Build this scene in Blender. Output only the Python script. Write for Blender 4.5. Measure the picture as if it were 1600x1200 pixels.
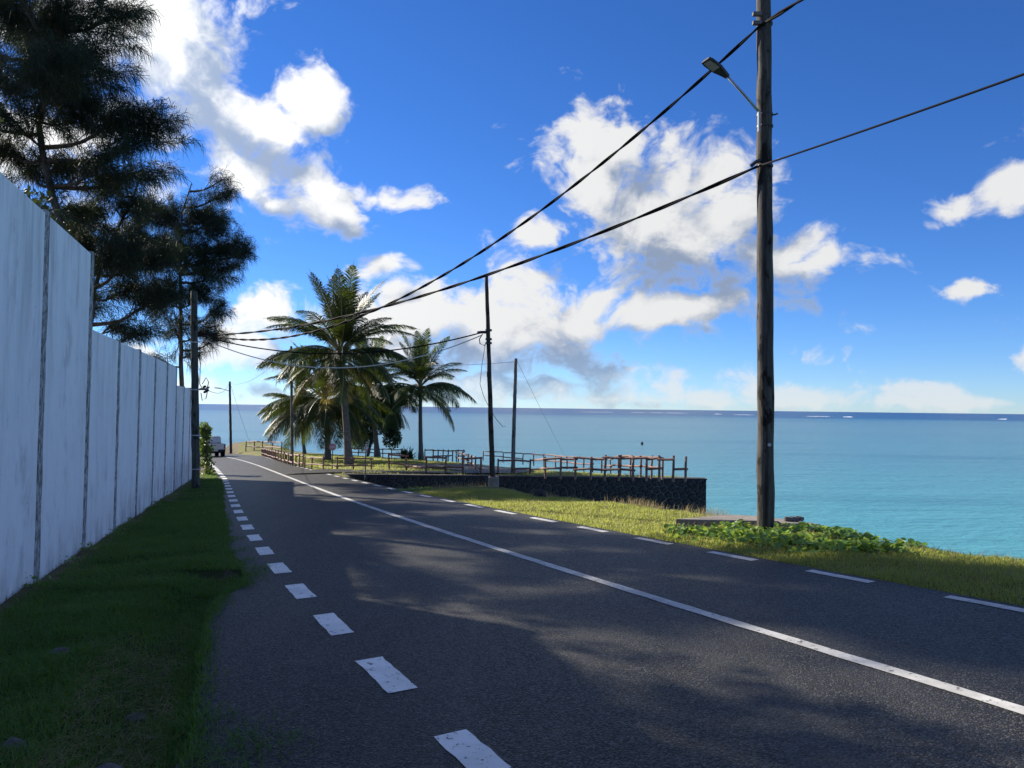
import bpy, bmesh, math, random
import numpy as np
from mathutils import Vector, Matrix

for o in list(bpy.data.objects):
    bpy.data.objects.remove(o, do_unlink=True)
SC = bpy.context.scene
COL = SC.collection
R = math.radians

# ---------------------------------------------------------------- camera
EYE = 1.7
PITCH, ROLL = R(1.811), R(0.716)
FPX = 1170.0                                  # focal length in pixels of a 1600 px wide frame
cam = bpy.data.cameras.new('camera')
cam.sensor_width = 36.0
cam.lens = 36.0 * FPX / 1600.0
cam.clip_start, cam.clip_end = 0.05, 60000
cob = bpy.data.objects.new('camera', cam)
COL.objects.link(cob)
_f = Vector((0, math.cos(PITCH), math.sin(PITCH)))
_u0 = Vector((1, 0, 0)).cross(_f)
_r = Vector((1, 0, 0)) * math.cos(ROLL) + _u0 * math.sin(ROLL)
_u = _r.cross(_f)
cob.matrix_world = Matrix(((_r.x, _u.x, -_f.x, 0), (_r.y, _u.y, -_f.y, 0), (_r.z, _u.z, -_f.z, EYE), (0, 0, 0, 1)))
SC.camera = cob
SC.render.resolution_x, SC.render.resolution_y = 1024, 768
SC.view_settings.view_transform = 'Standard'
SC.view_settings.look = 'None'
SC.view_settings.gamma = 1.0
SC.view_settings.exposure = 1.0
SC.render.engine = 'CYCLES'

# ---------------------------------------------------------------- sun and sky
SUN_AZ = R(-52.0)          # measured from +Y, negative = to the left
SUN_EL = R(26.0)
sun = bpy.data.lights.new('sun', 'SUN')
sun.energy = 5.0
sun.angle = R(0.53)
sun.color = (1.0, 0.91, 0.77)
so = bpy.data.objects.new('sun', sun)
COL.objects.link(so)
tosun = Vector((math.sin(SUN_AZ) * math.cos(SUN_EL), math.cos(SUN_AZ) * math.cos(SUN_EL), math.sin(SUN_EL)))
so.rotation_euler = tosun.to_track_quat('Z', 'Y').to_euler()


def ray(px, py):
    d = _r * ((px - 800) / FPX) - _u * ((py - 600) / FPX) + _f
    return d / d.y


def azel(px, py):
    d = ray(px, py).normalized()
    return math.atan2(d.x, d.y), math.asin(d.z)


class NT:
    """small helper for building node trees"""
    def __init__(self, tree):
        self.t = tree
        self.n = tree.nodes
        self.l = tree.links

    def node(self, typ, **kw):
        n = self.n.new(typ)
        for k, v in kw.items():
            setattr(n, k, v)
        return n

    def put(self, sock, v):
        if v is None:
            return
        if isinstance(v, bpy.types.NodeSocket):
            self.l.new(v, sock)
        else:
            sock.default_value = v

    def math(self, op, a, b=None, c=None, clamp=False):
        n = self.node('ShaderNodeMath', operation=op, use_clamp=clamp)
        for i, v in enumerate((a, b, c)):
            if v is not None:
                self.put(n.inputs[i], v)
        return n.outputs[0]

    def vmath(self, op, a, b=None):
        n = self.node('ShaderNodeVectorMath', operation=op)
        self.put(n.inputs[0], a)
        if b is not None:
            self.put(n.inputs[1], b)
        return n.outputs['Value'] if op in ('LENGTH', 'DOT_PRODUCT', 'DISTANCE') else n.outputs[0]

    def noise(self, vec, scale, detail=4, rough=0.55, dist=0.0, dims='3D', out=0):
        n = self.node('ShaderNodeTexNoise', noise_dimensions=dims)
        if vec is not None:
            self.put(n.inputs['Vector'], vec)
        n.inputs['Scale'].default_value = scale
        n.inputs['Detail'].default_value = detail
        n.inputs['Roughness'].default_value = rough
        n.inputs['Distortion'].default_value = dist
        return n.outputs[out]

    def smooth(self, x, lo, hi, a=0.0, b=1.0):
        n = self.node('ShaderNodeMapRange', interpolation_type='SMOOTHSTEP')
        self.put(n.inputs[0], x)
        for i, v in zip((1, 2, 3, 4), (lo, hi, a, b)):
            self.put(n.inputs[i], v)
        return n.outputs[0]

    def lin(self, x, lo, hi, a=0.0, b=1.0):
        n = self.node('ShaderNodeMapRange')
        self.put(n.inputs[0], x)
        for i, v in zip((1, 2, 3, 4), (lo, hi, a, b)):
            self.put(n.inputs[i], v)
        return n.outputs[0]

    def mix(self, fac, a, b):
        n = self.node('ShaderNodeMix', data_type='RGBA')
        self.put(n.inputs[0], fac)
        self.put(n.inputs[6], a if isinstance(a, bpy.types.NodeSocket) else (*a, 1))
        self.put(n.inputs[7], b if isinstance(b, bpy.types.NodeSocket) else (*b, 1))
        return n.outputs[2]

    def mapping(self, vec, loc=(0, 0, 0), rot=(0, 0, 0), scale=(1, 1, 1), typ='POINT'):
        n = self.node('ShaderNodeMapping', vector_type=typ)
        self.put(n.inputs[0], vec)
        n.inputs['Location'].default_value = loc
        n.inputs['Rotation'].default_value = rot
        n.inputs['Scale'].default_value = scale
        return n.outputs[0]


# cumulus banks: centre and half-size in the sky, as (px, py, rx, ry, tilt) of the 1600x1200 view, turned into azimuth / elevation
CLOUDS = [
    (235, 20, 120, 95, 0), (285, 95, 95, 60, 30), (345, 160, 95, 44, 38), (415, 205, 55, 26, 40), (485, 165, 42, 42, -35),
    (380, 275, 62, 42, 42), (430, 320, 30, 16, 15), (490, 290, 48, 34, 40), (530, 335, 55, 24, 25), (615, 303, 46, 17, 4),
    (1010, 350, 110, 60, 25), (950, 240, 50, 50, 10), (640, 500, 100, 46, -10), (860, 500, 90, 60, 0), (905, 215, 46, 44, 0), (930, 270, 80, 60, 25), (1000, 320, 120, 80, 30), (1060, 390, 150, 58, 12),
    (1150, 320, 60, 60, 20), (1210, 400, 90, 34, 10), (1300, 408, 34, 18, -30), (835, 365, 38, 26, -30), (1050, 487, 85, 17, -2),
    (710, 500, 150, 52, -6), (830, 480, 62, 62, 0), (800, 532, 150, 44, 3), (905, 500, 48, 40, -25), (600, 420, 36, 20, -8),
    (930, 470, 24, 18, -30), (420, 495, 80, 28, -8), (360, 560, 70, 30, 0), (500, 585, 60, 18, 0),
    (1590, 285, 42, 28, -25), (1515, 315, 36, 24, 0), (1505, 450, 44, 13, -4), (1600, 545, 26, 16, 0),
    (640, 560, 60, 14, 0),
    (-60, 250, 220, 70, -15), (-260, 60, 200, 120, 10), (1820, 200, 140, 60, -8), (1980, 420, 160, 50, 0),
]


SKY_STRENGTH = 0.062
CS = 1.36                                    # spread of the cloud banks
CLOUD_DARK, CLOUD_LIT = (2.5, 3.15, 4.4), (7.4, 7.45, 7.5)


def build_world():
    w = bpy.data.worlds.new('World')
    SC.world = w
    w.use_nodes = True
    T = NT(w.node_tree)
    T.n.clear()
    sky = T.node('ShaderNodeTexSky', sky_type='NISHITA', sun_disc=False)
    sky.sun_elevation = SUN_EL
    sky.sun_rotation = SUN_AZ
    sky.altitude = 0
    sky.air_density = 0.8
    sky.dust_density = 0.0
    sky.ozone_density = 4.0
    hs = T.node('ShaderNodeHueSaturation')
    hs.inputs['Saturation'].default_value = 1.15
    T.l.new(sky.outputs[0], hs.inputs['Color'])
    skyc = T.vmath('MULTIPLY', hs.outputs[0], (0.74, 0.93, 1.29))      # the camera's cool white balance
    geo = T.node('ShaderNodeTexCoord')
    sep = T.node('ShaderNodeSeparateXYZ')
    T.l.new(geo.outputs['Generated'], sep.inputs[0])
    az = T.math('ARCTAN2', sep.outputs[0], sep.outputs[1])
    el = T.math('ARCSINE', sep.outputs[2])
    cmb = T.node('ShaderNodeCombineXYZ')
    T.l.new(az, cmb.inputs[0])
    T.l.new(el, cmb.inputs[1])
    cmb.inputs[2].default_value = 1.0
    P = cmb.outputs[0]

    # ---- cover: (azimuth, elevation, 1) -> how far inside a cloud bank
    def cover(Q, p):
        warp = Q.noise(p, 7, 2, 0.6, dims='2D', out=1)
        pw = Q.vmath('ADD', p, Q.vmath('MULTIPLY', Q.vmath('SUBTRACT', warp, (0.5, 0.5, 0.5)), (0.06, 0.06, 0)))
        F, cnt = None, 0
        for (cx, cy, rx, ry, t) in CLOUDS:
            a, e = azel(cx, cy)
            k = math.cos(math.atan((cx - 800) / FPX)) ** 2
            ra, rb_ = rx / FPX * (k * 0.5 + 0.5) * CS, ry / FPX * CS
            c, s = math.cos(-R(t)), math.sin(-R(t))
            q1 = Q.vmath('DOT_PRODUCT', pw, (c / ra, s / ra, -(a * c + e * s) / ra))
            q2 = Q.vmath('DOT_PRODUCT', pw, (-s / rb_, c / rb_, -(-a * s + e * c) / rb_))
            d = Q.math('MULTIPLY_ADD', q1, q1, Q.math('MULTIPLY', q2, q2))
            F = d if F is None else Q.math('SMOOTH_MIN', F, d, 0.4)
            cnt += 1
            if cnt % 6 == 0:
                pw = Q.vmath('ADD', pw, Q.math('MULTIPLY', F, 1e-9))      # keeps the evaluation sequential
        F = Q.math('SUBTRACT', 1.0, Q.math('SQRT', Q.math('MAXIMUM', F, 0.0)))
        sp = Q.node('ShaderNodeSeparateXYZ')
        Q.l.new(p, sp.inputs[0])
        ee = sp.outputs[1]
        # distant trade-wind cumulus along the horizon, all the way round
        bn = Q.noise(Q.vmath('MULTIPLY', pw, (1, 2.1, 0)), 7.0, 1, 0.5, dims='2D')
        top = Q.lin(bn, 0.3, 0.7, 0.022, 0.08)
        band = Q.math('MULTIPLY', Q.math('SUBTRACT', 1.0, Q.math('DIVIDE', ee, top)), 0.75)
        band = Q.math('MINIMUM', band, Q.lin(ee, 0.0, 0.012, 0.0, 0.45))
        F = Q.math('MAXIMUM', F, band)
        # scattered unseen cumulus outside the view, thinned to darken the ambient light
        azs = Q.math('ABSOLUTE', sp.outputs[0])
        outside = Q.math('MAXIMUM', Q.smooth(azs, 0.75, 1.0), Q.smooth(ee, 0.62, 0.85))
        sc = Q.noise(Q.vmath('MULTIPLY', p, (1, 1.7, 0)), 3.1, 1, 0.5, dims='2D')
        sc = Q.math('MULTIPLY', Q.math('SUBTRACT', sc, 0.56), 4.0)
        sc = Q.math('ADD', sc, Q.math('MULTIPLY', Q.math('SUBTRACT', outside, 1.0), 5.0))
        return Q.math('MAXIMUM', F, sc), pw

    def billow(Q, F, pw):
        sv = Q.vmath('MULTIPLY', pw, (1, 1.3, 0))
        n1 = Q.noise(sv, 10, 9, 0.62, dims='2D')
        vo = Q.node('ShaderNodeTexVoronoi', voronoi_dimensions='2D', feature='F1')
        Q.put(vo.inputs['Vector'], Q.vmath('ADD', sv, Q.vmath('MULTIPLY', Q.vmath('SUBTRACT', Q.noise(sv, 30, 2, 0.6, dims='2D', out=1), (0.5, 0.5, 0.5)), (0.03, 0.03, 0))))
        vo.inputs['Scale'].default_value = 17
        vo.inputs['Detail'].default_value = 3
        vo.inputs['Roughness'].default_value = 0.55
        vo.normalize = True
        n2 = Q.math('SUBTRACT', 0.89, vo.outputs['Distance'])                # rounded cauliflower heads
        nn = Q.math('ADD', Q.math('MULTIPLY', n1, 0.6), Q.math('MULTIPLY', n2, 0.4))
        return Q.math('ADD', Q.math('MULTIPLY', F, 1.35), Q.math('MULTIPLY', Q.math('SUBTRACT', nn, 0.515), 4.9))

    g = bpy.data.node_groups.new('cloud_density', 'ShaderNodeTree')
    g.interface.new_socket('P', in_out='INPUT', socket_type='NodeSocketVector')
    g.interface.new_socket('D', in_out='OUTPUT', socket_type='NodeSocketFloat')
    g.interface.new_socket('F', in_out='OUTPUT', socket_type='NodeSocketFloat')
    Q = NT(g)
    gi, go = Q.node('NodeGroupInput'), Q.node('NodeGroupOutput')
    F_, pw_ = cover(Q, gi.outputs[0])
    Q.l.new(billow(Q, F_, pw_), go.inputs[0])
    Q.l.new(F_, go.inputs[1])

    F0, pw0 = cover(T, P)
    D0 = billow(T, F0, pw0)
    gn = T.node('ShaderNodeGroup')
    gn.node_tree = g
    T.l.new(T.vmath('ADD', T.vmath('ADD', P, (-0.034, 0.046, 0)), T.math('MULTIPLY', D0, 1e-8)), gn.inputs[0])
    D1, F1 = gn.outputs[0], gn.outputs[1]
    alpha = T.smooth(D0, 0.0, 0.85)
    # relief: cover gives the broad light and shade, billows the fine one
    S0 = T.math('ADD', T.math('MULTIPLY', F0, 0.62), T.math('MULTIPLY', D0, 0.38))
    S1 = T.math('ADD', T.math('MULTIPLY', F1, 0.62), T.math('MULTIPLY', D1, 0.38))
    lit = T.smooth(T.math('SUBTRACT', S0, S1), -0.42, 0.42)
    thin = T.smooth(D0, 0.8, 0.1)
    shade = T.math('ADD', lit, T.math('MULTIPLY', thin, 0.35), clamp=True)
    # forward scattering towards the sun
    sd = T.vmath('DOT_PRODUCT', geo.outputs['Generated'], tuple(tosun))
    fs = T.math('POWER', T.math('MAXIMUM', sd, 0.0), 6.0)
    ccol = T.mix(shade, CLOUD_DARK, CLOUD_LIT)
    gain = T.math('ADD', 0.9, T.math('MULTIPLY', fs, 0.8))
    cc = T.vmath('SCALE', ccol)
    T.l.new(gain, cc.node.inputs['Scale'])
    haze = T.smooth(el, 0.0, 0.11, 0.35, 0.0)                            # far cloud sits in hazy air
    cc2 = T.mix(haze, cc, skyc)
    b0, b1 = T.node('ShaderNodeBackground'), T.node('ShaderNodeBackground')
    for b_, c in ((b0, skyc), (b1, cc2)):
        b_.inputs[1].default_value = SKY_STRENGTH
        T.l.new(c, b_.inputs[0])
    mx = T.node('ShaderNodeMixShader')
    T.l.new(alpha, mx.inputs[0])
    T.l.new(b0.outputs[0], mx.inputs[1])
    T.l.new(b1.outputs[0], mx.inputs[2])
    gate = T.node('ShaderNodeMixShader')                                # clear sky skips the billow noise
    T.l.new(T.math('GREATER_THAN', F0, -1.5), gate.inputs[0])
    T.l.new(b0.outputs[0], gate.inputs[1])
    T.l.new(mx.outputs[0], gate.inputs[2])
    out = T.node('ShaderNodeOutputWorld')
    T.l.new(gate.outputs[0], out.inputs[0])
    w.cycles.sampling_method = 'NONE'


build_world()

# ---------------------------------------------------------------- materials
MATS = {}


def mat(name, base=(0.5, 0.5, 0.5), rough=0.7, spec=0.5, metal=0.0):
    m = bpy.data.materials.new(name)
    m.use_nodes = True
    b = m.node_tree.nodes['Principled BSDF']
    b.inputs['Base Color'].default_value = (*base, 1)
    b.inputs['Roughness'].default_value = rough
    b.inputs['Metallic'].default_value = metal
    b.inputs['Specular IOR Level'].default_value = spec
    MATS[name] = m
    return m, NT(m.node_tree), b


def bump(T, b, h, strength=0.5, dist=0.02):
    n = T.node('ShaderNodeBump')
    n.inputs['Strength'].default_value = strength
    n.inputs['Distance'].default_value = dist
    T.l.new(h, n.inputs['Height'])
    T.l.new(n.outputs[0], b.inputs['Normal'])


def coords(T, kind='Object'):
    return T.node('ShaderNodeTexCoord').outputs[kind]


def world_pos(T):
    return T.node('ShaderNodeNewGeometry').outputs['Position']


def noisy(name, c1, c2, scale=4.0, rough=0.8, detail=5, bstr=0.3, bdist=0.01, stretch=(1, 1, 1), spec=0.4, lo=0.35, hi=0.65, kind='Object', fine=0.0):
    m, T, b = mat(name, c1, rough, spec)
    v = T.mapping(coords(T, kind), scale=stretch)
    n = T.noise(v, scale, detail, 0.6)
    f = T.smooth(n, lo, hi)
    if fine:
        f = T.math('MULTIPLY', f, T.lin(T.noise(v, scale * 9, 3, 0.6), 0.3, 0.7, 1 - fine, 1 + fine), clamp=True)
    T.l.new(T.mix(f, c1, c2), b.inputs['Base Color'])
    if bstr:
        bump(T, b, n, bstr, bdist)
    return m


def leafy(name, c1, c2, trans=0.35, rough=0.5, tcol=None, scale=3.0):
    """leaf: diffuse + translucent + a little gloss"""
    m, T, b = mat(name, c1, rough, 0.35)
    n = T.noise(coords(T), scale, 2, 0.5)
    oi = T.node('ShaderNodeObjectInfo')
    c = T.mix(T.smooth(n, 0.3, 0.7), c1, c2)
    T.l.new(c, b.inputs['Base Color'])
    tr = T.node('ShaderNodeBsdfTranslucent')
    tc = tcol or tuple(min(1, x * 1.6) for x in c2)
    tr.inputs[0].default_value = (*tc, 1)
    mx = T.node('ShaderNodeMixShader')
    mx.inputs[0].default_value = trans
    T.l.new(b.outputs[0], mx.inputs[1])
    T.l.new(tr.outputs[0], mx.inputs[2])
    out = [x for x in T.n if x.type == 'OUTPUT_MATERIAL'][0]
    T.l.new(mx.outputs[0], out.inputs[0])
    return m


def mat_asphalt():
    m, T, b = mat('asphalt', (0.05, 0.05, 0.052), 0.6, 0.22)
    p = world_pos(T)
    n0 = T.noise(p, 0.45, 4, 0.6)
    n1 = T.noise(p, 7.0, 4, 0.65)
    vo = T.node('ShaderNodeTexVoronoi', feature='F1')
    T.l.new(p, vo.inputs['Vector'])
    vo.inputs['Scale'].default_value = 85.0
    hs = T.node('ShaderNodeSeparateColor')
    T.l.new(vo.outputs['Color'], hs.inputs[0])
    c = T.mix(T.smooth(n0, 0.35, 0.7), (0.016, 0.0157, 0.0155), (0.026, 0.0253, 0.024))
    c = T.mix(T.math('MULTIPLY', T.smooth(n1, 0.5, 0.75), 0.45), c, (0.022, 0.022, 0.023))
    c = T.mix(T.math('MULTIPLY', T.smooth(hs.outputs[0], 0.66, 1.0), 0.6), c, (0.12, 0.116, 0.108))
    st = T.smooth(T.noise(T.mapping(p, rot=(0, 0, 0.47), scale=(1.6, 0.12, 1)), 1.0, 4, 0.6), 0.45, 0.65)
    c = T.mix(T.math('MULTIPLY', st, 0.35), c, (0.058, 0.056, 0.053))
    T.l.new(c, b.inputs['Base Color'])
    T.l.new(T.lin(hs.outputs[1], 0, 1, 0.42, 0.72), b.inputs['Roughness'])
    h = T.math('ADD', T.math('MULTIPLY', vo.outputs['Distance'], -1.1), T.math('MULTIPLY', T.noise(p, 130, 2, 0.5), 0.6))
    h = T.math('ADD', h, T.math('MULTIPLY', T.noise(p, 30, 3, 0.6), 0.2))
    bump(T, b, h, 0.7, 0.007)
    return m


def mat_paint(name='road_paint', c1=(0.7, 0.7, 0.68), c2=(0.86, 0.86, 0.84)):
    m, T, b = mat(name, (0.62, 0.62, 0.6), 0.7, 0.3)
    p = world_pos(T)
    n = T.noise(p, 19, 6, 0.75)
    n2 = T.noise(p, 3, 3, 0.6)
    c = T.mix(T.smooth(n2, 0.3, 0.7), c1, c2)
    c = T.mix(T.smooth(n, 0.585, 0.63), c, (0.06, 0.06, 0.062))
    T.l.new(c, b.inputs['Base Color'])
    bump(T, b, n, 0.35, 0.004)
    return m


def mat_ground():
    m, T, b = mat('turf', (0.06, 0.09, 0.025), 0.95, 0.1)
    p = world_pos(T)
    n0 = T.noise(p, 0.55, 5, 0.62)
    n1 = T.noise(p, 6, 5, 0.65)
    n2 = T.noise(p, 40, 4, 0.7)
    spx = T.node('ShaderNodeSeparateXYZ')
    T.l.new(p, spx.inputs[0])
    seaward = T.smooth(T.math('ADD', spx.outputs[0], T.math('MULTIPLY', spx.outputs[1], 0.5)), 4.6, 5.8)     # drier turf seaward; sunlit and shaded tones also painted into the colour
    c = T.mix(T.smooth(n0, 0.35, 0.65), T.mix(seaward, (0.028, 0.055, 0.016), (0.13, 0.15, 0.045)), T.mix(seaward, (0.05, 0.07, 0.025), (0.22, 0.2, 0.08)))
    c = T.mix(T.smooth(n1, 0.58, 0.74), c, (0.12, 0.095, 0.06))
    c = T.mix(T.math('MULTIPLY', T.smooth(n2, 0.4, 0.7), 0.6), c, (0.045, 0.05, 0.02))
    dwl = T.math('ADD', T.math('MULTIPLY_ADD', spx.outputs[1], 0.338, spx.outputs[0]), 2.72)
    foot = T.math('MULTIPLY', T.smooth(dwl, 0.75, 0.2), T.smooth(n1, 0.3, 0.5))
    c = T.mix(foot, c, (0.15, 0.115, 0.085))
    # bare soil where the bank falls to the water
    sp = T.node('ShaderNodeSeparateXYZ')
    T.l.new(T.node('ShaderNodeNewGeometry').outputs['True Normal'], sp.inputs[0])
    c = T.mix(T.smooth(sp.outputs[2], 0.9, 0.75), c, (0.10, 0.085, 0.065))
    T.l.new(c, b.inputs['Base Color'])
    bump(T, b, T.math('ADD', n2, n1), 0.7, 0.03)
    return m


def mat_sea():
    m, T, b = mat('sea_water', (0.02, 0.2, 0.28), 0.12, 0.5)
    b.inputs['IOR'].default_value = 1.33
    p = world_pos(T)
    sp = T.node('ShaderNodeSeparateXYZ')
    T.l.new(p, sp.inputs[0])
    # lagoon floor: pale sand close in, weed further out, then the drop beyond the reef
    wob = T.noise(T.mapping(p, scale=(0.004, 0.012, 0)), 1.0, 5, 0.6)
    dist = T.math('ADD', sp.outputs[1], T.math('MULTIPLY', sp.outputs[0], 0.12))
    dist = T.math('MULTIPLY', dist, T.lin(wob, 0.25, 0.75, 0.72, 1.28))
    r = T.node('ShaderNodeValToRGB')
    e = r.color_ramp.elements
    lg = T.math('DIVIDE', T.math('LOGARITHM', T.math('MAXIMUM', dist, 1.0), 10.0), 4.0)
    stops = [(20, (0.08, 0.34, 0.38)), (60, (0.080, 0.30, 0.355)), (110, (0.085, 0.24, 0.30)), (220, (0.10, 0.23, 0.28)),
             (480, (0.10, 0.21, 0.26)), (700, (0.045, 0.15, 0.22)), (850, (0.010, 0.06, 0.15)), (4000, (0.006, 0.035, 0.12))]
    for i, (d, c) in enumerate(stops):
        pos = math.log10(d) / 4.0
        el_ = e[i] if i < 2 else e.new(pos)
        el_.position = pos
        el_.color = (*c, 1)
    T.l.new(lg, r.inputs[0])
    weed = T.noise(T.mapping(p, scale=(0.010, 0.05, 0)), 1.0, 5, 0.65)
    c = T.mix(T.math('MULTIPLY', T.smooth(weed, 0.5, 0.66), 0.38), r.outputs[0], (0.02, 0.13, 0.2))
    T.l.new(c, b.inputs['Base Color'])
    w1 = T.noise(T.mapping(p, rot=(0, 0, 0.35), scale=(0.8, 1.9, 1)), 1.0, 6, 0.68)
    w2 = T.noise(T.mapping(p, rot=(0, 0, -0.2), scale=(0.09, 0.28, 1)), 1.0, 4, 0.6)
    h = T.math('ADD', T.math('MULTIPLY', w1, 0.46), T.math('MULTIPLY', w2, 0.9))
    bump(T, b, h, 1.0, 0.55)
    b.inputs['Roughness'].default_value = 0.28
    b.inputs['Specular IOR Level'].default_value = 0.42
    return m


def mat_wall():
    m, T, b = mat('whitewash', (0.78, 0.78, 0.77), 0.85, 0.25)
    p = world_pos(T)
    s = T.noise(T.mapping(p, scale=(1.5, 1.5, 0.2)), 2.0, 6, 0.7)
    g = T.noise(T.mapping(p, scale=(6, 6, 1.3)), 2.0, 5, 0.7)
    d = T.noise(p, 1.1, 5, 0.65)
    sp = T.node('ShaderNodeSeparateXYZ')
    T.l.new(p, sp.inputs[0])
    hi = T.smooth(sp.outputs[2], 0.8, 4.2)
    f = T.math('MULTIPLY', T.smooth(s, 0.42, 0.72), T.math('ADD', 0.25, T.math('MULTIPLY', hi, 0.75)))
    c = T.mix(f, (0.94, 0.95, 0.955), (0.58, 0.59, 0.6))
    c = T.mix(T.math('MULTIPLY', T.smooth(g, 0.5, 0.8), 0.35), c, (0.6, 0.61, 0.62))
    c = T.mix(T.math('MULTIPLY', T.smooth(d, 0.6, 0.78), 0.45), c, (0.5, 0.5, 0.5))
    blot = T.noise(T.mapping(p, scale=(1, 1, 0.45)), 2.3, 7, 0.72)
    c = T.mix(T.math('MULTIPLY', T.smooth(blot, 0.52, 0.7), 0.5), c, (0.44, 0.45, 0.46))
    damp = T.math('MULTIPLY', T.smooth(sp.outputs[2], 0.2, -0.9), T.smooth(blot, 0.35, 0.6))
    c = T.mix(T.math('MULTIPLY', damp, 0.55), c, (0.3, 0.28, 0.24))
    ch = T.noise(p, 14, 3, 0.6)
    c = T.mix(T.smooth(T.math('ADD', ch, T.math('MULTIPLY', d, 0.25)), 0.86, 0.9), c, (0.16, 0.15, 0.14))
    T.l.new(c, b.inputs['Base Color'])
    bump(T, b, T.noise(p, 22, 4, 0.6), 0.25, 0.01)
    return m


def mat_joint():
    m, T, b = mat('wall_joint_concrete', (0.3, 0.3, 0.29), 0.9, 0.2)
    p = world_pos(T)
    n = T.noise(T.mapping(p, scale=(1, 1, 0.5)), 16, 5, 0.7)
    n2 = T.noise(T.mapping(p, scale=(1, 1, 0.2)), 3, 4, 0.6)
    c = T.mix(T.smooth(n, 0.42, 0.6), (0.17, 0.17, 0.165), (0.5, 0.5, 0.49))
    c = T.mix(T.smooth(n2, 0.55, 0.75), c, (0.09, 0.09, 0.085))
    T.l.new(c, b.inputs['Base Color'])
    bump(T, b, n, 0.5, 0.012)
    return m


def mat_wood_pole(name, c1, c2):
    m, T, b = mat(name, c1, 0.85, 0.25)
    v = coords(T)
    s = T.noise(T.mapping(v, scale=(9, 9, 0.5)), 1.6, 6, 0.7)
    k = T.noise(T.mapping(v, scale=(3, 3, 1.4)), 2.0, 4, 0.6)
    c = T.mix(T.smooth(s, 0.35, 0.65), c1, c2)
    c = T.mix(T.smooth(k, 0.53, 0.63), c, tuple(x * 0.35 for x in c1))
    T.l.new(c, b.inputs['Base Color'])
    bump(T, b, T.math('ADD', s, k), 0.8, 0.015)
    return m


def mat_trunk():
    m, T, b = mat('palm_trunk', (0.2, 0.17, 0.14), 0.9, 0.2)
    v = coords(T)
    w = T.node('ShaderNodeTexWave', wave_type='BANDS', bands_direction='Z')
    T.l.new(v, w.inputs[0])
    w.inputs['Scale'].default_value = 3.2
    w.inputs['Distortion'].default_value = 2.5
    w.inputs['Detail'].default_value = 3
    n = T.noise(v, 8, 4, 0.6)
    c = T.mix(T.smooth(n, 0.3, 0.7), (0.18, 0.165, 0.15), (0.11, 0.10, 0.09))
    c = T.mix(T.math('MULTIPLY', T.smooth(w.outputs[0], 0.75, 0.95), 0.6), c, (0.08, 0.07, 0.06))
    T.l.new(c, b.inputs['Base Color'])
    bump(T, b, w.outputs[0], 0.5, 0.03)
    return m


M_ASPH, M_PAINT, M_TURF, M_SEA, M_WALL, M_JOINT = mat_asphalt(), mat_paint(), mat_ground(), mat_sea(), mat_wall(), mat_joint()
M_PAINT_OLD = mat_paint('worn_road_paint', (0.38, 0.38, 0.365), (0.56, 0.56, 0.54))
M_TRUNK = mat_trunk()
M_POLE = mat_wood_pole('old_timber', (0.026, 0.022, 0.019), (0.10, 0.092, 0.08))
M_POLE_DARK = mat_wood_pole('creosoted_timber', (0.035, 0.028, 0.024), (0.075, 0.058, 0.048))
M_POLE_GREY = mat_wood_pole('weathered_grey_timber', (0.10, 0.10, 0.097), (0.18, 0.18, 0.172))
M_POLE_MOSS = mat_wood_pole('greenish_timber', (0.045, 0.054, 0.046), (0.09, 0.098, 0.084))
M_FENCE = noisy('fence_timber', (0.15, 0.07, 0.053), (0.26, 0.145, 0.115), 6, 0.75, stretch=(1, 1, 1), bstr=0.3)
M_LAVA = noisy('lava_stone', (0.012, 0.012, 0.013), (0.045, 0.044, 0.046), 7, 0.85, bstr=0.8, bdist=0.03, kind='Object')
M_MORTAR = noisy('mortar', (0.09, 0.09, 0.088), (0.2, 0.2, 0.195), 9, 0.95, bstr=0.5)
M_CONC = noisy('old_concrete', (0.17, 0.145, 0.125), (0.27, 0.24, 0.21), 5, 0.92, bstr=0.5, bdist=0.015, fine=0.25)
M_ROCK = noisy('basalt', (0.05, 0.05, 0.055), (0.13, 0.125, 0.12), 9, 0.9, bstr=0.8, bdist=0.02)
M_CABLE = mat('cable_rubber', (0.008, 0.008, 0.009), 0.8, 0.12)[0]
M_CABLE_PALE = mat('pale_cable', (0.6, 0.58, 0.54), 0.6, 0.3)[0]
M_STEEL = mat('galvanised_steel', (0.34, 0.35, 0.36), 0.45, 0.5, 0.7)[0]
M_DARKMETAL = mat('dark_metal', (0.03, 0.03, 0.032), 0.5, 0.5, 0.3)[0]
M_LENS = mat('lamp_lens', (0.34, 0.33, 0.29), 0.25, 0.5)[0]
M_PORC = mat('porcelain', (0.42, 0.42, 0.43), 0.3, 0.6)[0]
M_PALM = leafy('palm_leaf', (0.016, 0.034, 0.010), (0.032, 0.055, 0.015), 0.24, 0.5, (0.12, 0.165, 0.02))
M_PALM_OLD = leafy('palm_leaf_yellowing', (0.085, 0.075, 0.022), (0.13, 0.10, 0.035), 0.3, 0.5, (0.34, 0.27, 0.05))
M_RACHIS = mat('palm_midrib', (0.22, 0.19, 0.09), 0.45, 0.4)[0]
M_NUT = noisy('coconut_husk', (0.1, 0.09, 0.03), (0.16, 0.11, 0.045), 5, 0.6)
M_FIBRE = noisy('palm_fibre', (0.09, 0.06, 0.035), (0.17, 0.12, 0.07), 12, 0.95, bstr=0.7)
M_NEEDLE = leafy('casuarina_needles', (0.014, 0.027, 0.014), (0.026, 0.04, 0.02), 0.2, 0.65, (0.045, 0.065, 0.022), 1.2)
M_BARK = noisy('casuarina_bark', (0.05, 0.042, 0.036), (0.10, 0.088, 0.075), 9, 0.95, stretch=(1, 1, 0.3), bstr=0.7)
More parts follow.
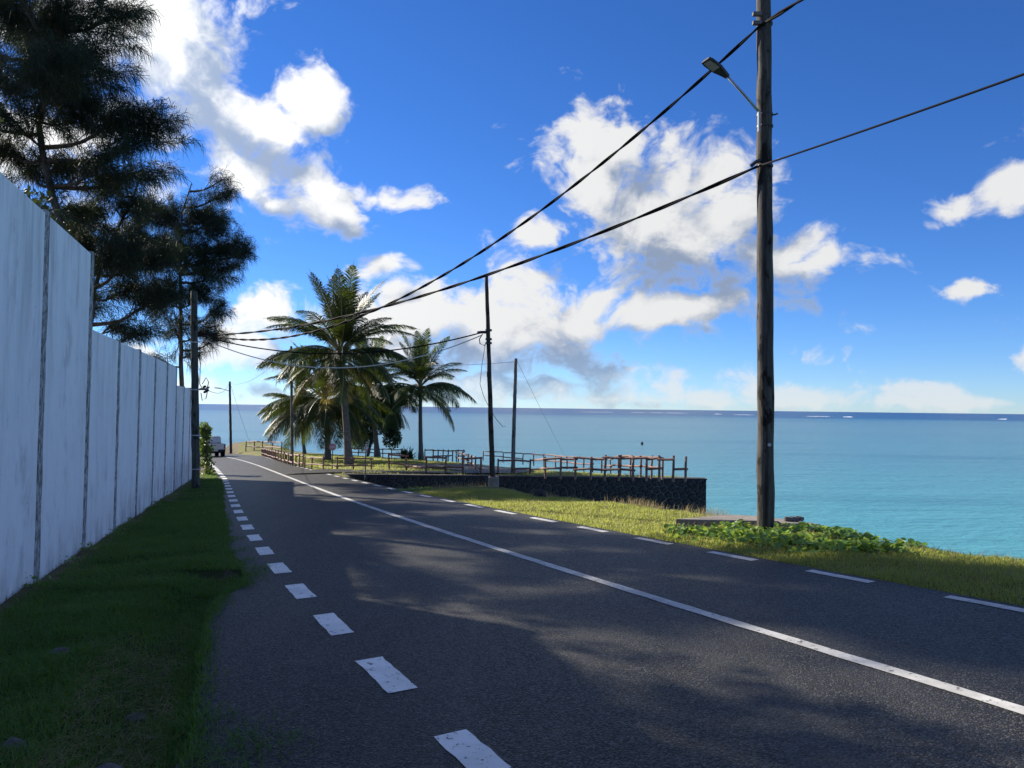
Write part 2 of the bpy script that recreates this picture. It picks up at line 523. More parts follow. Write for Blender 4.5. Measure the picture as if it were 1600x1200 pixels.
M_LEAF = leafy('broad_leaf', (0.03, 0.065, 0.014), (0.06, 0.105, 0.024), 0.35, 0.4, (0.16, 0.24, 0.03))
M_LEAF_DARK = leafy('dark_leaf', (0.016, 0.032, 0.012), (0.03, 0.05, 0.018), 0.2, 0.45, (0.08, 0.11, 0.02))
M_VINE = leafy('vine_leaf', (0.06, 0.14, 0.025), (0.11, 0.21, 0.045), 0.38, 0.28, (0.4, 0.55, 0.08))
M_GRASS_SHADE = leafy('shade_toned_grass_blades', (0.045, 0.13, 0.018), (0.085, 0.17, 0.03), 0.35, 0.55, (0.2, 0.34, 0.035), 0.7)  # left verge: shade of wall and trees put into the blade colour
M_GRASS = leafy('dry_sun_toned_grass_blades', (0.15, 0.19, 0.042), (0.22, 0.25, 0.07), 0.5, 0.5, (0.54, 0.58, 0.12), 0.7)  # dry yellowish blades, colour also brightened to read as sunlit
M_STRAW = leafy('dry_grass', (0.22, 0.17, 0.085), (0.32, 0.26, 0.14), 0.35, 0.7, (0.5, 0.4, 0.2))
M_CARPAINT = mat('silver_white_paint', (0.62, 0.62, 0.63), 0.25, 0.5, 0.15)[0]
M_GLASS = mat('dark_car_glass', (0.015, 0.018, 0.02), 0.06, 0.6)[0]
M_TYRE = mat('tyre_rubber', (0.015, 0.015, 0.016), 0.85, 0.2)[0]
M_BLACK = mat('black_plastic', (0.018, 0.018, 0.019), 0.6, 0.3)[0]
M_TAIL = mat('tail_light_red', (0.32, 0.012, 0.02), 0.2, 0.6)[0]
M_CHROME = mat('rim_alloy', (0.5, 0.5, 0.52), 0.3, 0.5, 0.9)[0]
M_PLATE = mat('number_plate', (0.6, 0.6, 0.58), 0.5, 0.4)[0]
M_SIGN = noisy('faded_sign_red', (0.42, 0.2, 0.19), (0.5, 0.3, 0.28), 8, 0.6, bstr=0)
M_SIGNW = noisy('faded_sign_white', (0.56, 0.5, 0.48), (0.62, 0.57, 0.55), 8, 0.6, bstr=0)
M_FOAM = mat('surf_foam', (0.8, 0.82, 0.84), 0.9, 0.2)[0]


# ---------------------------------------------------------------- mesh helpers
class MB:
    def __init__(self):
        self.v, self.f = [], []

    def add(self, vs, fs):
        o = len(self.v)
        self.v += [tuple(x) for x in vs]
        self.f += [tuple(i + o for i in f) for f in fs]
        return self

    def box(self, c, s, rot=None):
        hx, hy, hz = s[0] / 2, s[1] / 2, s[2] / 2
        vs = [Vector((x, y, z)) for x in (-hx, hx) for y in (-hy, hy) for z in (-hz, hz)]
        if rot is not None:
            vs = [rot @ v for v in vs]
        c = Vector(c)
        return self.add([v + c for v in vs], [(0, 1, 3, 2), (4, 6, 7, 5), (0, 4, 5, 1), (2, 3, 7, 6), (0, 2, 6, 4), (1, 5, 7, 3)])

    def tube(self, pts, rad, n=8, cap=True):
        pts = [Vector(p) for p in pts]
        if not hasattr(rad, '__len__'):
            rad = [rad] * len(pts)
        rings = []
        ref = Vector((0.31, 0.17, 0.93)).normalized()
        for i, p in enumerate(pts):
            t = (pts[min(i + 1, len(pts) - 1)] - pts[max(i - 1, 0)]).normalized()
            if abs(t.dot(ref)) > 0.97:
                ref = Vector((1, 0.1, 0)).normalized()
            a = t.cross(ref).normalized()
            b = t.cross(a)
            rings.append([p + (a * math.cos(2 * math.pi * k / n) + b * math.sin(2 * math.pi * k / n)) * rad[i] for k in range(n)])
        vs = [v for r_ in rings for v in r_]
        fs = []
        for i in range(len(pts) - 1):
            for k in range(n):
                fs.append((i * n + k, i * n + (k + 1) % n, (i + 1) * n + (k + 1) % n, (i + 1) * n + k))
        if cap:
            fs.append(tuple(range(n))[::-1])
            fs.append(tuple((len(pts) - 1) * n + k for k in range(n)))
        return self.add(vs, fs)

    def mesh(self, name, m, smooth=False):
        me = bpy.data.meshes.new(name)
        me.from_pydata(self.v, [], self.f)
        me.validate()
        me.materials.append(m)
        if smooth:
            me.polygons.foreach_set('use_smooth', [True] * len(me.polygons))
        me.update()
        return me

    def build(self, name, m, parent=None, smooth=False, loc=None):
        return link(name, self.mesh(name, m, smooth), parent, loc)


def link(name, me, parent=None, loc=None):
    o = bpy.data.objects.new(name, me)
    COL.objects.link(o)
    if parent is not None:
        o.parent = parent
    if loc is not None:
        o.location = loc
    return o


def empty(name, loc, rz=0.0):
    o = bpy.data.objects.new(name, None)
    o.empty_display_size = 0.3
    COL.objects.link(o)
    o.location = loc
    o.rotation_euler = (0, 0, rz)
    return o


def tag(o, label=None, cat=None, group=None, kind=None):
    if label:
        o['label'] = label
    if cat:
        o['category'] = cat
    if group:
        o['group'] = group
    if kind:
        o['kind'] = kind
    return o


def bevel_mesh(me, w, seg=2, angle=True):
    bm = bmesh.new()
    bm.from_mesh(me)
    es = [e for e in bm.edges if (not angle) or (len(e.link_faces) == 2 and e.calc_face_angle(0) > 0.5)]
    bmesh.ops.bevel(bm, geom=es, offset=w, segments=seg, profile=0.6, affect='EDGES')
    bm.to_mesh(me)
    bm.free()
    me.update()
    return me


def np_mesh(name, V, Fq, m, smooth=False):
    """V (n,3), Fq (k,3 or 4) numpy"""
    me = bpy.data.meshes.new(name)
    k = Fq.shape[1]
    me.vertices.add(len(V))
    me.vertices.foreach_set('co', V.astype(np.float32).ravel())
    me.loops.add(Fq.size)
    me.loops.foreach_set('vertex_index', Fq.astype(np.int32).ravel())
    me.polygons.add(len(Fq))
    me.polygons.foreach_set('loop_start', (np.arange(len(Fq)) * k).astype(np.int32))
    me.polygons.foreach_set('loop_total', np.full(len(Fq), k, dtype=np.int32))
    if smooth:
        me.polygons.foreach_set('use_smooth', np.ones(len(Fq), dtype=bool))
    me.materials.append(m)
    me.update(calc_edges=True)
    me.validate()
    return me


# ---------------------------------------------------------------- the lie of the land
SEA = -5.0
CL = [-3.268805865406575e-05, 0.003211196013577935, -0.536998812191312, 5.244689499840811]      # road centre line x(y)
CLL = [-0.00011192042160561464, 0.007688710927920514, -0.5782564563009466, 2.011650137147176]   # left dashed line
CLR = [-2.130210034427173e-05, 0.0032248672879783493, -0.5816172532089284, 8.137630319411382]   # right dashed line


def poly(c, y, lo, hi):
    yy = np.clip(y, lo, hi)
    p = np.polyval(c, yy)
    d = np.polyval(np.polyder(np.array(c)), yy)
    return p + d * (np.asarray(y) - yy)


def xc(y):
    return poly(CL, y, 4.0, 60.0)


def xl(y):
    a = poly(CLL, y, 4.0, 36.0)
    b = xc(y) - 2.5
    t = np.clip((np.asarray(y) - 28) / 12.0, 0, 1)
    return a * (1 - t) + b * t


def xr(y):
    return poly(CLR, y, 6.0, 60.0)


def plane(x, y):
    """the hillside the road runs down"""
    return 0.04 * np.clip(x, -28, 60) - 0.028 * np.clip(y, -60, 75)


def prom(x, y):
    """top of the promontory"""
    return -1.16 - 0.04 * np.clip(np.asarray(y) - 31.0, 0, 45)


LAND = np.array([(40, -60), (24, -25), (14, -8), (9.6, 2), (7.4, 7.0), (6.38, 9.35), (5.85, 9.9), (5.44, 10.7), (4.9, 12.3), (4.3, 13.9), (3.95, 14.9),
                 (2.85, 16.7), (1.05, 19.4), (-0.3, 22.7), (-0.9, 23.1), (-1.9, 22.9), (-2.7, 22.3), (-3.3, 23.4), (-4.6, 26.2), (-6.0, 29.3),
                 (-7.0, 31.55), (0, 31.62), (7.8, 31.62), (7.9, 32.6), (5.0, 35.6), (2.0, 39.0), (-0.5, 43.2), (-2.5, 47.5), (-6.5, 54), (-13, 63), (-19, 72), (-27, 88), (-33, 98),
                 (-60, 108), (-160, 112), (-160, -60)], float)


def signed(P, poly_):
    """distance to the polygon edge, positive inside"""
    x, y = P[:, 0], P[:, 1]
    inside = np.zeros(len(P), bool)
    dmin = np.full(len(P), 1e9)
    n = len(poly_)
    for i in range(n):
        a, b = poly_[i], poly_[(i + 1) % n]
        c = (a[1] > y) != (b[1] > y)
        with np.errstate(divide='ignore', invalid='ignore'):
            xi = (b[0] - a[0]) * (y - a[1]) / (b[1] - a[1]) + a[0]
        inside ^= c & (x < xi)
        ab = b - a
        t = np.clip(((P - a) @ ab) / (ab @ ab), 0, 1)
        dmin = np.minimum(dmin, np.hypot(*(P - a - t[:, None] * ab).T))
    return np.where(inside, dmin, -dmin)


def top_z(x, y):
    """ground level disregarding the shore"""
    x, y = np.asarray(x, float), np.asarray(y, float)
    zp, zq = plane(x, y), prom(x, y)
    w = np.clip((x - xr(y) - 0.3) / 2.5, 0, 1) * np.clip((y - 27.5) / 2.0, 0, 1)
    return zp * (1 - w) + zq * w


def hill(px, py):
    d = ray(px, py)
    t = -EYE / (d.z - 0.04 * d.x + 0.028)
    return Vector((d.x * t, t, EYE + d.z * t))


def onground(px, py):
    """where the line of sight through a point of the photograph meets the ground"""
    d = ray(px, py)
    lo, hi = 2.0, 130.0
    f = lambda t: EYE + d.z * t - float(top_z(d.x * t, t))
    prev = lo
    t = lo
    while t < hi:
        t += 0.25
        if f(t) < 0:
            a, b = t - 0.25, t
            for _ in range(30):
                m_ = (a + b) / 2
                if f(m_) < 0:
                    b = m_
                else:
                    a = m_
            t = b
            break
    return Vector((d.x * t, t, EYE + d.z * t))


def at(px, py, y):
    d = ray(px, py)
    return Vector((d.x * y, y, EYE + d.z * y))


rng = np.random.default_rng(7)
_nt = rng.random((64, 64))


def vnoise(x, y):
    xi, yi = np.floor(x).astype(int), np.floor(y).astype(int)
    fx, fy = x - xi, y - yi
    fx, fy = fx * fx * (3 - 2 * fx), fy * fy * (3 - 2 * fy)
    g = lambda a, b: _nt[a % 64, b % 64]
    return (g(xi, yi) * (1 - fx) + g(xi + 1, yi) * fx) * (1 - fy) + (g(xi, yi + 1) * (1 - fx) + g(xi + 1, yi + 1) * fx) * fy - 0.5


def road_left_edge(y):
    """the asphalt shows wide by the camera; further on turf has crept over it"""
    y = np.asarray(y, float)
    off = np.interp(y, [2, 3.9, 4.84, 5.8, 6.9, 7.66, 8.2, 8.5, 9.0, 9.8, 10.6, 11.5, 13.5, 18.5, 26, 40], [1.75, 1.5, 1.36, 1.24, 1.1, 0.97, 0.84, 0.6, 0.5, 0.46, 0.5, 0.55, 0.42, 0.32, 0.2, 0.2])
    return xl(y) - off - 0.05 * vnoise(y * 1.7, y * 0 + 3) - 0.03 * vnoise(y * 6.0, y * 0 + 8)


def ground_z(x, y):
    x, y = np.asarray(x, float), np.asarray(y, float)
    sh = np.broadcast(x, y).shape
    X, Y = np.broadcast_to(x, sh).ravel(), np.broadcast_to(y, sh).ravel()
    z = top_z(X, Y)
    s = signed(np.c_[X, Y], LAND)
    nz = vnoise(X * 1.3, Y * 1.3) * 0.07 + vnoise(X * 4.1, Y * 4.1) * 0.03
    le, re = road_left_edge(Y), xr(Y) + 0.22
    under = (X > le - 0.05) & (X < re + 0.02) & (Y < 64)
    # verge: close to road level, a worn hollow along the left edge of the asphalt near the camera
    off = np.where(X < le, le - X, X - re)
    dip = np.where((X < le) & (Y < 9.5), -0.13 * np.exp(-((off - 0.35) / 0.4) ** 2), 0)
    edge = np.where(X < le, -0.05, -0.03) * np.exp(-off / 0.5)
    edge = np.where((X < le) & (Y > 8.5), 0.015, edge)
    v = nz * np.clip(off / 0.6, 0.2, 1) + dip + edge
    bulge = 0.10 * np.exp(-((X + 0.4) / 1.2) ** 2 - ((Y - 21.6) / 1.5) ** 2)
    z = np.where(under, z - 0.10, z + v + bulge)
    # shore
    front = (Y > 29.5) & (Y < 31.7) & (X > -6.3) & (X < 8.6)
    drop = np.where(s < 0, np.minimum(-s * np.where(front, 14.0, np.where((X > 6.5) & (Y > 29) & (Y < 37), 7.0, 1.5)) + 0.05 * np.sin(X * 3), 6.5), 0)
    drop = np.where(front & (s < 0), np.maximum(drop, 2.6 * np.clip((X + 6.3) / 1.5, 0.3, 1)), drop)
    soft = np.where(s > 0, -0.22 * np.exp(-s / 0.35), -0.22)
    soft = np.where((Y > 30) & (Y < 33.5) & (X > -8.0), 0, soft)
    z = np.maximum(z - drop + soft, -7.0 + 0 * z)
    return z.reshape(sh)


def gz(x, y):
    return float(ground_z(np.array([x]), np.array([y]))[0])


def axis(pts):
    out = []
    for (a, b, st) in pts:
        out.append(np.arange(a, b, st))
    return np.concatenate(out)


gx = axis([(-160, -40, 8), (-40, -16, 1.0), (-16, 9.5, 0.2), (9.5, 20, 0.7), (20, 48, 4)])
gy = axis([(-60, -6, 4), (-6, 2, 0.5), (2, 34, 0.2), (34, 66, 0.5), (66, 116, 1.5)])
GX, GY = np.meshgrid(gx, gy)
GZ = ground_z(GX, GY)
nx, ny = len(gx), len(gy)
idx = np.arange(nx * ny).reshape(ny, nx)
quads = np.stack([idx[:-1, :-1], idx[:-1, 1:], idx[1:, 1:], idx[1:, :-1]], -1).reshape(-1, 4)
ground = link('ground', np_mesh('ground', np.c_[GX.ravel(), GY.ravel(), GZ.ravel()], quads, M_TURF, True))
tag(ground, kind='structure')

# sea: one sheet to the horizon
b = MB()
rad = [0, 60, 200, 600, 2000, 6000, 20000, 45000]
b.add([(-45000, -400, SEA), (45000, -400, SEA), (45000, 45000, SEA), (-45000, 45000, SEA)], [(0, 1, 2, 3)])
tag(b.build('sea', M_SEA), kind='structure')

# ---------------------------------------------------------------- road
def station_list():
    st = []
    for y in np.arange(-25, 62.01, 0.5):
        st.append((float(road_left_edge(y)), float(xl(y)), float(xc(y)), float(xr(y)), float(xr(y) + 0.2), float(y)))
    rows = [[Vector((a, y, 0)) for a in (l, ll, c, r_, re)] for (l, ll, c, r_, re, y) in st]
    # past the bend the road swings left out of sight
    p = rows[-1][2].copy()
    q = rows[-2][2]
    h = math.atan2(p.y - q.y, p.x - q.x)
    offs = [-(2.5 * 0.88 + 0.3), -2.5 * 0.88, 0, 2.1, 2.4]
    for i in range(1, 60):
        h += 0.0 if i < 4 else 0.024
        p = p + Vector((math.cos(h), math.sin(h), 0)) * 1.0
        nrm = Vector((math.sin(h), -math.cos(h), 0))
        w = min(1, i / 6)
        base = [r_ - rows[124 + 50][2] for r_ in rows[124 + 50]] if False else None
        rows.append([p + nrm * o for o in offs])
    for r_ in rows:
        for v in r_:
            v.z = float(plane(v.x, v.y))
    return rows


ROWS = station_list()
rb = MB()
vs = []
for r_ in ROWS:
    l, re = r_[0], r_[4]
    vs += [l + Vector((-0.02, 0, -0.14))] + [l.lerp(re, k / 6) for k in range(7)] + [re + Vector((0.02, 0, -0.14))]
n = 9
rb.add(vs, [(i * n + k, i * n + k + 1, (i + 1) * n + k + 1, (i + 1) * n + k) for i in range(len(ROWS) - 1) for k in range(8)])
road = rb.build('road', M_ASPH)
tag(road, kind='structure')


def resample(pts, step):
    out, acc = [], 0.0
    d = [0.0]
    for a, b_ in zip(pts, pts[1:]):
        d.append(d[-1] + (b_ - a).length)
    s = 0.0
    i = 0
    while s <= d[-1]:
        while i < len(d) - 2 and d[i + 1] < s:
            i += 1
        t = (s - d[i]) / max(1e-9, d[i + 1] - d[i])
        out.append(pts[i].lerp(pts[i + 1], t))
        s += step
    return out, d[-1]


def strip(name, pts, w, parent, ragged=0.0, seed=0, m=None):
    rr = random.Random(seed)
    vs, m_ = [], MB()
    for i, p in enumerate(pts):
        t = (pts[min(i + 1, len(pts) - 1)] - pts[max(i - 1, 0)]).normalized()
        nr = Vector((t.y, -t.x, 0)).normalized()
        for sgn in (-1, 1):
            q = p + nr * sgn * (w / 2 + rr.uniform(-ragged, ragged))
            q.z = float(plane(q.x, q.y)) + 0.004
            vs.append(q)
    m_.add(vs, [(2 * i, 2 * i + 1, 2 * i + 3, 2 * i + 2) for i in range(len(pts) - 1)])
    return m_.build(name, m or M_PAINT, parent)


cpts, _ = resample([r_[2] for r_ in ROWS], 0.25)
strip('centre_line', cpts, 0.125, road, 0.006, 1, M_PAINT_OLD)


def dashes(line, y_ref, period, length, w, ylo, yhi, seed):
    rr = random.Random(seed)
    pts = [r_[line] for r_ in ROWS if -12 < r_[line].y < 80]
    fine, tot = resample(pts, 0.05)
    # arc position of the reference dash
    i0 = min(range(len(fine)), key=lambda i: abs(fine[i].y - y_ref))
    per, ln = period / 0.05, length / 0.05
    k = -int(i0 / per)
    while True:
        c = i0 + k * per
        a, e_ = int(c - ln / 2), int(c + ln / 2)
        k += 1
        if a < 0:
            continue
        if e_ >= len(fine):
            break
        if not (ylo < fine[a].y < yhi):
            continue
        strip('edge_dash', fine[a:e_ + 1:2], w * rr.uniform(0.96, 1.04), road, 0.006, seed + k, M_PAINT if line == 1 else M_PAINT_OLD)


dashes(1, 5.38, 1.60, 0.86, 0.2, 1.0, 58, 10)
dashes(3, 8.25, 1.605, 0.86, 0.13, 0.0, 58, 500)

# lane that leaves the road and runs out along the promontory, with its turning space
sr = MB()
path = [(-9.4, 33.6, 2.2), (-7.6, 33.3, 1.5), (-5, 33.2, 1.15), (-2.4, 33.5, 1.3), (-0.9, 34.4, 1.9), (-0.7, 36.0, 2.4), (-1.6, 38.2, 2.6), (-2.9, 40.6, 2.6), (-4.2, 43.2, 2.3)]
vs = []
for i, (x, y, w) in enumerate(path):
    a, c_ = path[max(i - 1, 0)], path[min(i + 1, len(path) - 1)]
    t = Vector((c_[0] - a[0], c_[1] - a[1], 0)).normalized()
    nr = Vector((t.y, -t.x, 0))
    for k in range(5):
        q = Vector((x, y, 0)) + nr * w * 0.8 * (k / 2 - 1)
        vs.append((q.x, q.y, max(gz(q.x, q.y), float(top_z(q.x, q.y))) + 0.05))
sr.add(vs, [(i * 5 + k, i * 5 + k + 1, (i + 1) * 5 + k + 1, (i + 1) * 5 + k) for i in range(len(path) - 1) for k in range(4)])
tag(sr.build('lane', M_ASPH), kind='structure')

# ---------------------------------------------------------------- white boundary wall
W0, WD = Vector((-2.72, 0, 0)), Vector((-0.32, 0.947, 0)).normalized()
WN = Vector((WD.y, -WD.x, 0))           # faces the road
wall = empty('boundary_wall', W0 + WD * 9.6)
tag(wall, 'tall whitewashed concrete panel wall with grey joints and stepped top along the left verge', 'wall')
wrot = Matrix.Rotation(math.atan2(WD.y, WD.x), 3, 'Z')
base_s = 9.06 / WD.y
joints = [base_s + 2.6 * k for k in range(-5, 10)]
inv = wall.location


def wall_top(s):
    y = s * WD.y
    return 4.0 if y < 11.9 else (2.85 if y < 24.0 else 2.28)


for i in range(len(joints) - 1):
    a, e_ = joints[i] + 0.075, joints[i + 1] - 0.075
    mid = W0 + WD * ((a + e_) / 2)
    zt = wall_top((a + e_) / 2 + 0.25)
    zb = gz(*(mid + WD * 1.3).xy) - 0.35
    m_ = MB().box((0, 0, 0), (e_ - a, 0.16, zt - zb))
    me = bevel_mesh(m_.mesh('panel', M_WALL), 0.012, 1)
    o = link('panel', me, wall, mid - inv + Vector((0, 0, (zt + zb) / 2)))
    o.rotation_euler = (0, 0, math.atan2(WD.y, WD.x))
for i, s in enumerate(joints):
    p = W0 + WD * s
    zt = max(wall_top(s - 0.3), wall_top(s + 0.3)) + 0.03
    zb = gz(*p.xy) - 0.4
    rr = random.Random(i)
    m_ = MB()
    # slightly uneven cast post
    k = 12
    ring = []
    for j in range(k + 1):
        z = zb + (zt - zb) * j / k
        w = 0.088 + rr.uniform(-0.008, 0.008)
        pr = 0.095 + rr.uniform(-0.006, 0.006)
        ring += [(-w, -0.1, z), (w, -0.1, z), (w, pr, z), (-w, pr, z)]
    fs = [(4 * j + q, 4 * j + (q + 1) % 4, 4 * j + 4 + (q + 1) % 4, 4 * j + 4 + q) for j in range(k) for q in range(4)]
    fs += [(3, 2, 1, 0), (4 * k, 4 * k + 1, 4 * k + 2, 4 * k + 3)]
    m_.add([Vector((x, -y, z)) for x, y, z in ring], [f[::-1] for f in fs])
    o = m_.build('joint_post', M_JOINT, wall, loc=Vector((p.x, p.y, 0)) - inv)
    o.rotation_euler = (0, 0, math.atan2(WD.y, WD.x))


# ---------------------------------------------------------------- lava stone retaining wall of the promontory
def clip_poly(pg, nrm, c):
    out = []
    for i in range(len(pg)):
        a, b_ = pg[i], pg[(i + 1) % len(pg)]
        da, db = a[0] * nrm[0] + a[1] * nrm[1] - c, b_[0] * nrm[0] + b_[1] * nrm[1] - c
        if da <= 0:
            out.append(a)
        if (da < 0) != (db < 0) and abs(da - db) > 1e-12:
            t = da / (da - db)
            out.append((a[0] + (b_[0] - a[0]) * t, a[1] + (b_[1] - a[1]) * t))
    return out


rw = empty('retaining_wall', (0.5, 31.3, -5.2))
tag(rw, 'black lava stone retaining wall with pale mortar joints below the fenced promontory', 'wall')
X0, X1, ZT, ZB = -7.05, 8.14, -1.2, -2.75
core = MB().box((0.545 - 0.5, 0.22, (-1.22 - 6.4) / 2 + 5.2), (15.19, 0.44, 5.18))
core.box((8.14 - 0.22 - 0.5, 0.9, (-1.22 - 6.4) / 2 + 5.2), (0.44, 0.92, 5.18))
core.build('mortar_core', M_MORTAR, rw)
capm = MB()
cx = X0 - 0.03
while cx < X1:
    L_ = min(1.9, X1 + 0.04 - cx)
    cm = bevel_mesh(MB().box((0, 0, 0), (L_ - 0.012, 0.5, 0.07)).mesh('coping', M_LAVA), 0.012, 1)
    link('coping', cm, rw, Vector((cx + L_ / 2, 31.3 + 0.23, -1.188)) - rw.location)
    cx += L_
rs = random.Random(5)
seeds = []
nxs, nzs = 49, 6
for i in range(nxs):
    for j in range(nzs):
        seeds.append((X0 + (i + 0.5 + (0.5 if j % 2 else 0) + rs.uniform(-0.36, 0.36)) * (X1 - X0) / nxs, ZB + (j + 0.5 + rs.uniform(-0.36, 0.36)) * (ZT - ZB) / nzs))
for (sx, sz) in seeds:
    pg = [(X0, ZB), (X1, ZB), (X1, ZT), (X0, ZT)]
    for (tx, tz) in seeds:
        d2 = (tx - sx) ** 2 + (tz - sz) ** 2
        if d2 < 1e-9 or d2 > 1.6:
            continue
        nx_, nz_ = tx - sx, tz - sz
        pg = clip_poly(pg, (nx_, nz_), (nx_ * (tx + sx) + nz_ * (tz + sz)) / 2)
        if len(pg) < 3:
            break
    if len(pg) < 3:
        continue
    cxm, czm = sum(q[0] for q in pg) / len(pg), sum(q[1] for q in pg) / len(pg)
    sz_ = max(math.hypot(q[0] - cxm, q[1] - czm) for q in pg)
    f0 = 1 - 0.024 / max(sz_, 0.05)
    dep = rs.uniform(0.03, 0.07)
    k = len(pg)
    rings = [[(q[0] - cxm) * f0 for q in pg]]
    vs = []
    for (fac, yy) in ((f0, 0.05), (f0, -dep * 0.5), (f0 * 0.74, -dep)):
        vs += [((q[0] - cxm) * fac, yy + rs.uniform(-0.008, 0.008), (q[1] - czm) * fac) for q in pg]
    fs = [(a * k + i, a * k + (i + 1) % k, (a + 1) * k + (i + 1) % k, (a + 1) * k + i) for a in range(2) for i in range(k)] + [tuple(2 * k + i for i in range(k))]
    MB().add(vs, fs).build('stone', M_LAVA, rw, loc=Vector((cxm, 31.3, czm)) - rw.location)

# ---------------------------------------------------------------- poles
def wobbly(p0, p1, n, amp, seed):
    rr = random.Random(seed)
    out = []
    for i in range(n + 1):
        t = i / n
        p = Vector(p0).lerp(Vector(p1), t)
        if 0 < i < n:
            p += Vector((rr.uniform(-amp, amp), rr.uniform(-amp, amp), 0))
        out.append(p)
    return out


def pole(name, base, top, r0, r1, m, label, seed=1, bands=()):
    e_ = empty(name, base)
    tag(e_, label, 'utility pole')
    base = Vector(base)
    rr = random.Random(seed)
    nseg = 26
    pts = wobbly(Vector((0, 0, -0.4)), Vector(top) - base, nseg, r0 * 0.06, seed)
    rad = [(r0 + (r1 - r0) * i / nseg) * rr.uniform(0.96, 1.05) for i in range(nseg + 1)]
    MB().tube(pts, rad, 14).build('shaft', m, e_, True)
    ax = (Vector(top) - base)
    for t in bands:
        p = ax * t
        r_ = r0 + (r1 - r0) * t
        MB().tube([p - Vector((0, 0, 0.02)), p + Vector((0, 0, 0.02))], r_ + 0.012, 14).build('steel_band', M_STEEL, e_)
    return e_


# main pole by the verge with the street lamp
PA = onground(1197, 838)
PA.z = gz(PA.x, PA.y)
PA_top = at(1193, -70, PA.y)
pA = pole('utility_pole', PA, PA_top, 0.128, 0.104, M_POLE, 'thick weathered timber pole with a street lamp arm, nearest on the right verge', 3)


def arm_lamp(parent, base, root, tip, size, tilt=0.0):
    """root/tip in world coordinates"""
    o = Vector(base)
    MB().tube([root - o, root.lerp(tip, 0.5) - o + Vector((0, 0, 0.01)), tip - o], 0.024 * size, 8).build('lamp_arm', M_STEEL, parent, True)
    d = (tip - root)
    dh = Vector((d.x, d.y, 0)).normalized()
    ang = math.atan2(dh.y, dh.x)
    rot = Matrix.Rotation(ang, 3, 'Z') @ Matrix.Rotation(-tilt, 3, 'Y')
    # flat tapered housing
    prof = [(-0.06, 0.045, 0.035), (0.05, 0.075, 0.05), (0.2, 0.125, 0.05), (0.42, 0.135, 0.036), (0.5, 0.11, 0.022)]
    vs, fs = [], []
    for (x, w, h) in prof:
        vs += [(x, -w, -0.03), (x, w, -0.03), (x, w * 0.92, h * 0.5), (x, 0, h), (x, -w * 0.92, h * 0.5)]
    for i in range(len(prof) - 1):
        for k in range(5):
            fs.append((5 * i + k, 5 * i + 5 + k, 5 * i + 5 + (k + 1) % 5, 5 * i + (k + 1) % 5))
    fs += [(0, 1, 2, 3, 4), tuple(20 + k for k in (4, 3, 2, 1, 0))]
    vs = [rot @ (Vector(v) * size) + tip - o for v in vs]
    hd = MB().add(vs, fs).build('lamp_head', M_DARKMETAL, parent)
    ln = [rot @ (Vector(v) * size) + tip - o for v in ((0.22, -0.1, -0.034), (0.46, -0.09, -0.034), (0.46, 0.09, -0.034), (0.22, 0.1, -0.034),
                                                      (0.22, -0.1, -0.028), (0.46, -0.09, -0.028), (0.46, 0.09, -0.028), (0.22, 0.1, -0.028))]
    MB().add(ln, [(3, 2, 1, 0), (4, 5, 6, 7), (0, 1, 5, 4), (1, 2, 6, 5), (2, 3, 7, 6), (3, 0, 4, 7)]).build('lens', M_LENS, hd)


lr = at(1187, 176, PA.y - 0.1)
lt = lr + Vector((-0.58, -0.24, 0.46))
arm_lamp(pA, PA, lr, lt, 0.78, 0.42)
# bracket plate, strap bands and hook of the lamp arm
o = PA
pl = at(1186, 190, PA.y - 0.12)
MB().box(pl - o, (0.03, 0.02, 0.3)).build('arm_plate', M_STEEL, pA)
for py in (180, 198, 38, 260):
    p = at(1195, py, PA.y) - o
    MB().tube([p - Vector((0, 0, 0.014)), p + Vector((0, 0, 0.014))], 0.122 if py > 100 else 0.116, 16).build('steel_band', M_DARKMETAL, pA)
hk = at(1204, 180, PA.y) - o
MB().tube([hk, hk + Vector((0.07, -0.02, 0.005)), hk + Vector((0.1, -0.02, 0.02))], 0.012, 6).build('hook', M_DARKMETAL, pA)
for py in (22, 36):
    p = at(1186, py, PA.y - 0.1) - o
    MB().box(p + Vector((-0.03, 0, 0)), (0.13, 0.06, 0.05)).build('cable_bracket', M_POLE_GREY, pA)
p = at(1183, 256, PA.y - 0.08) - o
MB().tube([p + Vector((0.06, 0, 0.06)), p + Vector((-0.02, 0, 0.03)), p + Vector((-0.09, 0.02, -0.03))], 0.028, 8).build('cable_clamp', M_DARKMETAL, pA)
p = at(1202, 695, PA.y - 0.125) - o
MB().tube([p, p + Vector((0, -0.012, 0))], 0.026, 12).build('pole_tag', M_PORC, pA)

# dark pole standing on the verge by the promontory
PB = onground(771, 759)
PB.z = gz(PB.x, PB.y) + 0.0
PB_top = at(760, 430, PB.y)
pB = pole('utility_pole', PB, PB_top, 0.085, 0.055, M_POLE_DARK, 'slim dark creosoted pole on a concrete footing in the sunlit verge', 5)
bm_ = bevel_mesh(MB().box((0, 0, 0.1), (0.32, 0.32, 0.5)).mesh('footing', M_CONC), 0.02, 1)
link('footing', bm_, pB)
for py in (516, 530, 536):
    p = at(763.5, py, PB.y) - PB
    MB().tube([p - Vector((0, 0, 0.03)), p + Vector((0, 0, 0.03))], 0.10, 12).build('clamp_collar', M_DARKMETAL, pB)
p = at(752, 519, PB.y) - PB
MB().tube([p + Vector((0.16, 0, 0)), p, p + Vector((-0.12, 0, -0.02))], 0.045, 8).build('cable_clamp', M_DARKMETAL, pB)
lp = [at(x, y, PB.y) - PB for x, y in ((754, 522), (749, 530), (750, 537), (757, 540), (762, 532))]
MB().tube(lp, 0.018, 6).build('cable_loop', M_CABLE, pB, True)
p = at(762.5, 585, PB.y - 0.08) - PB
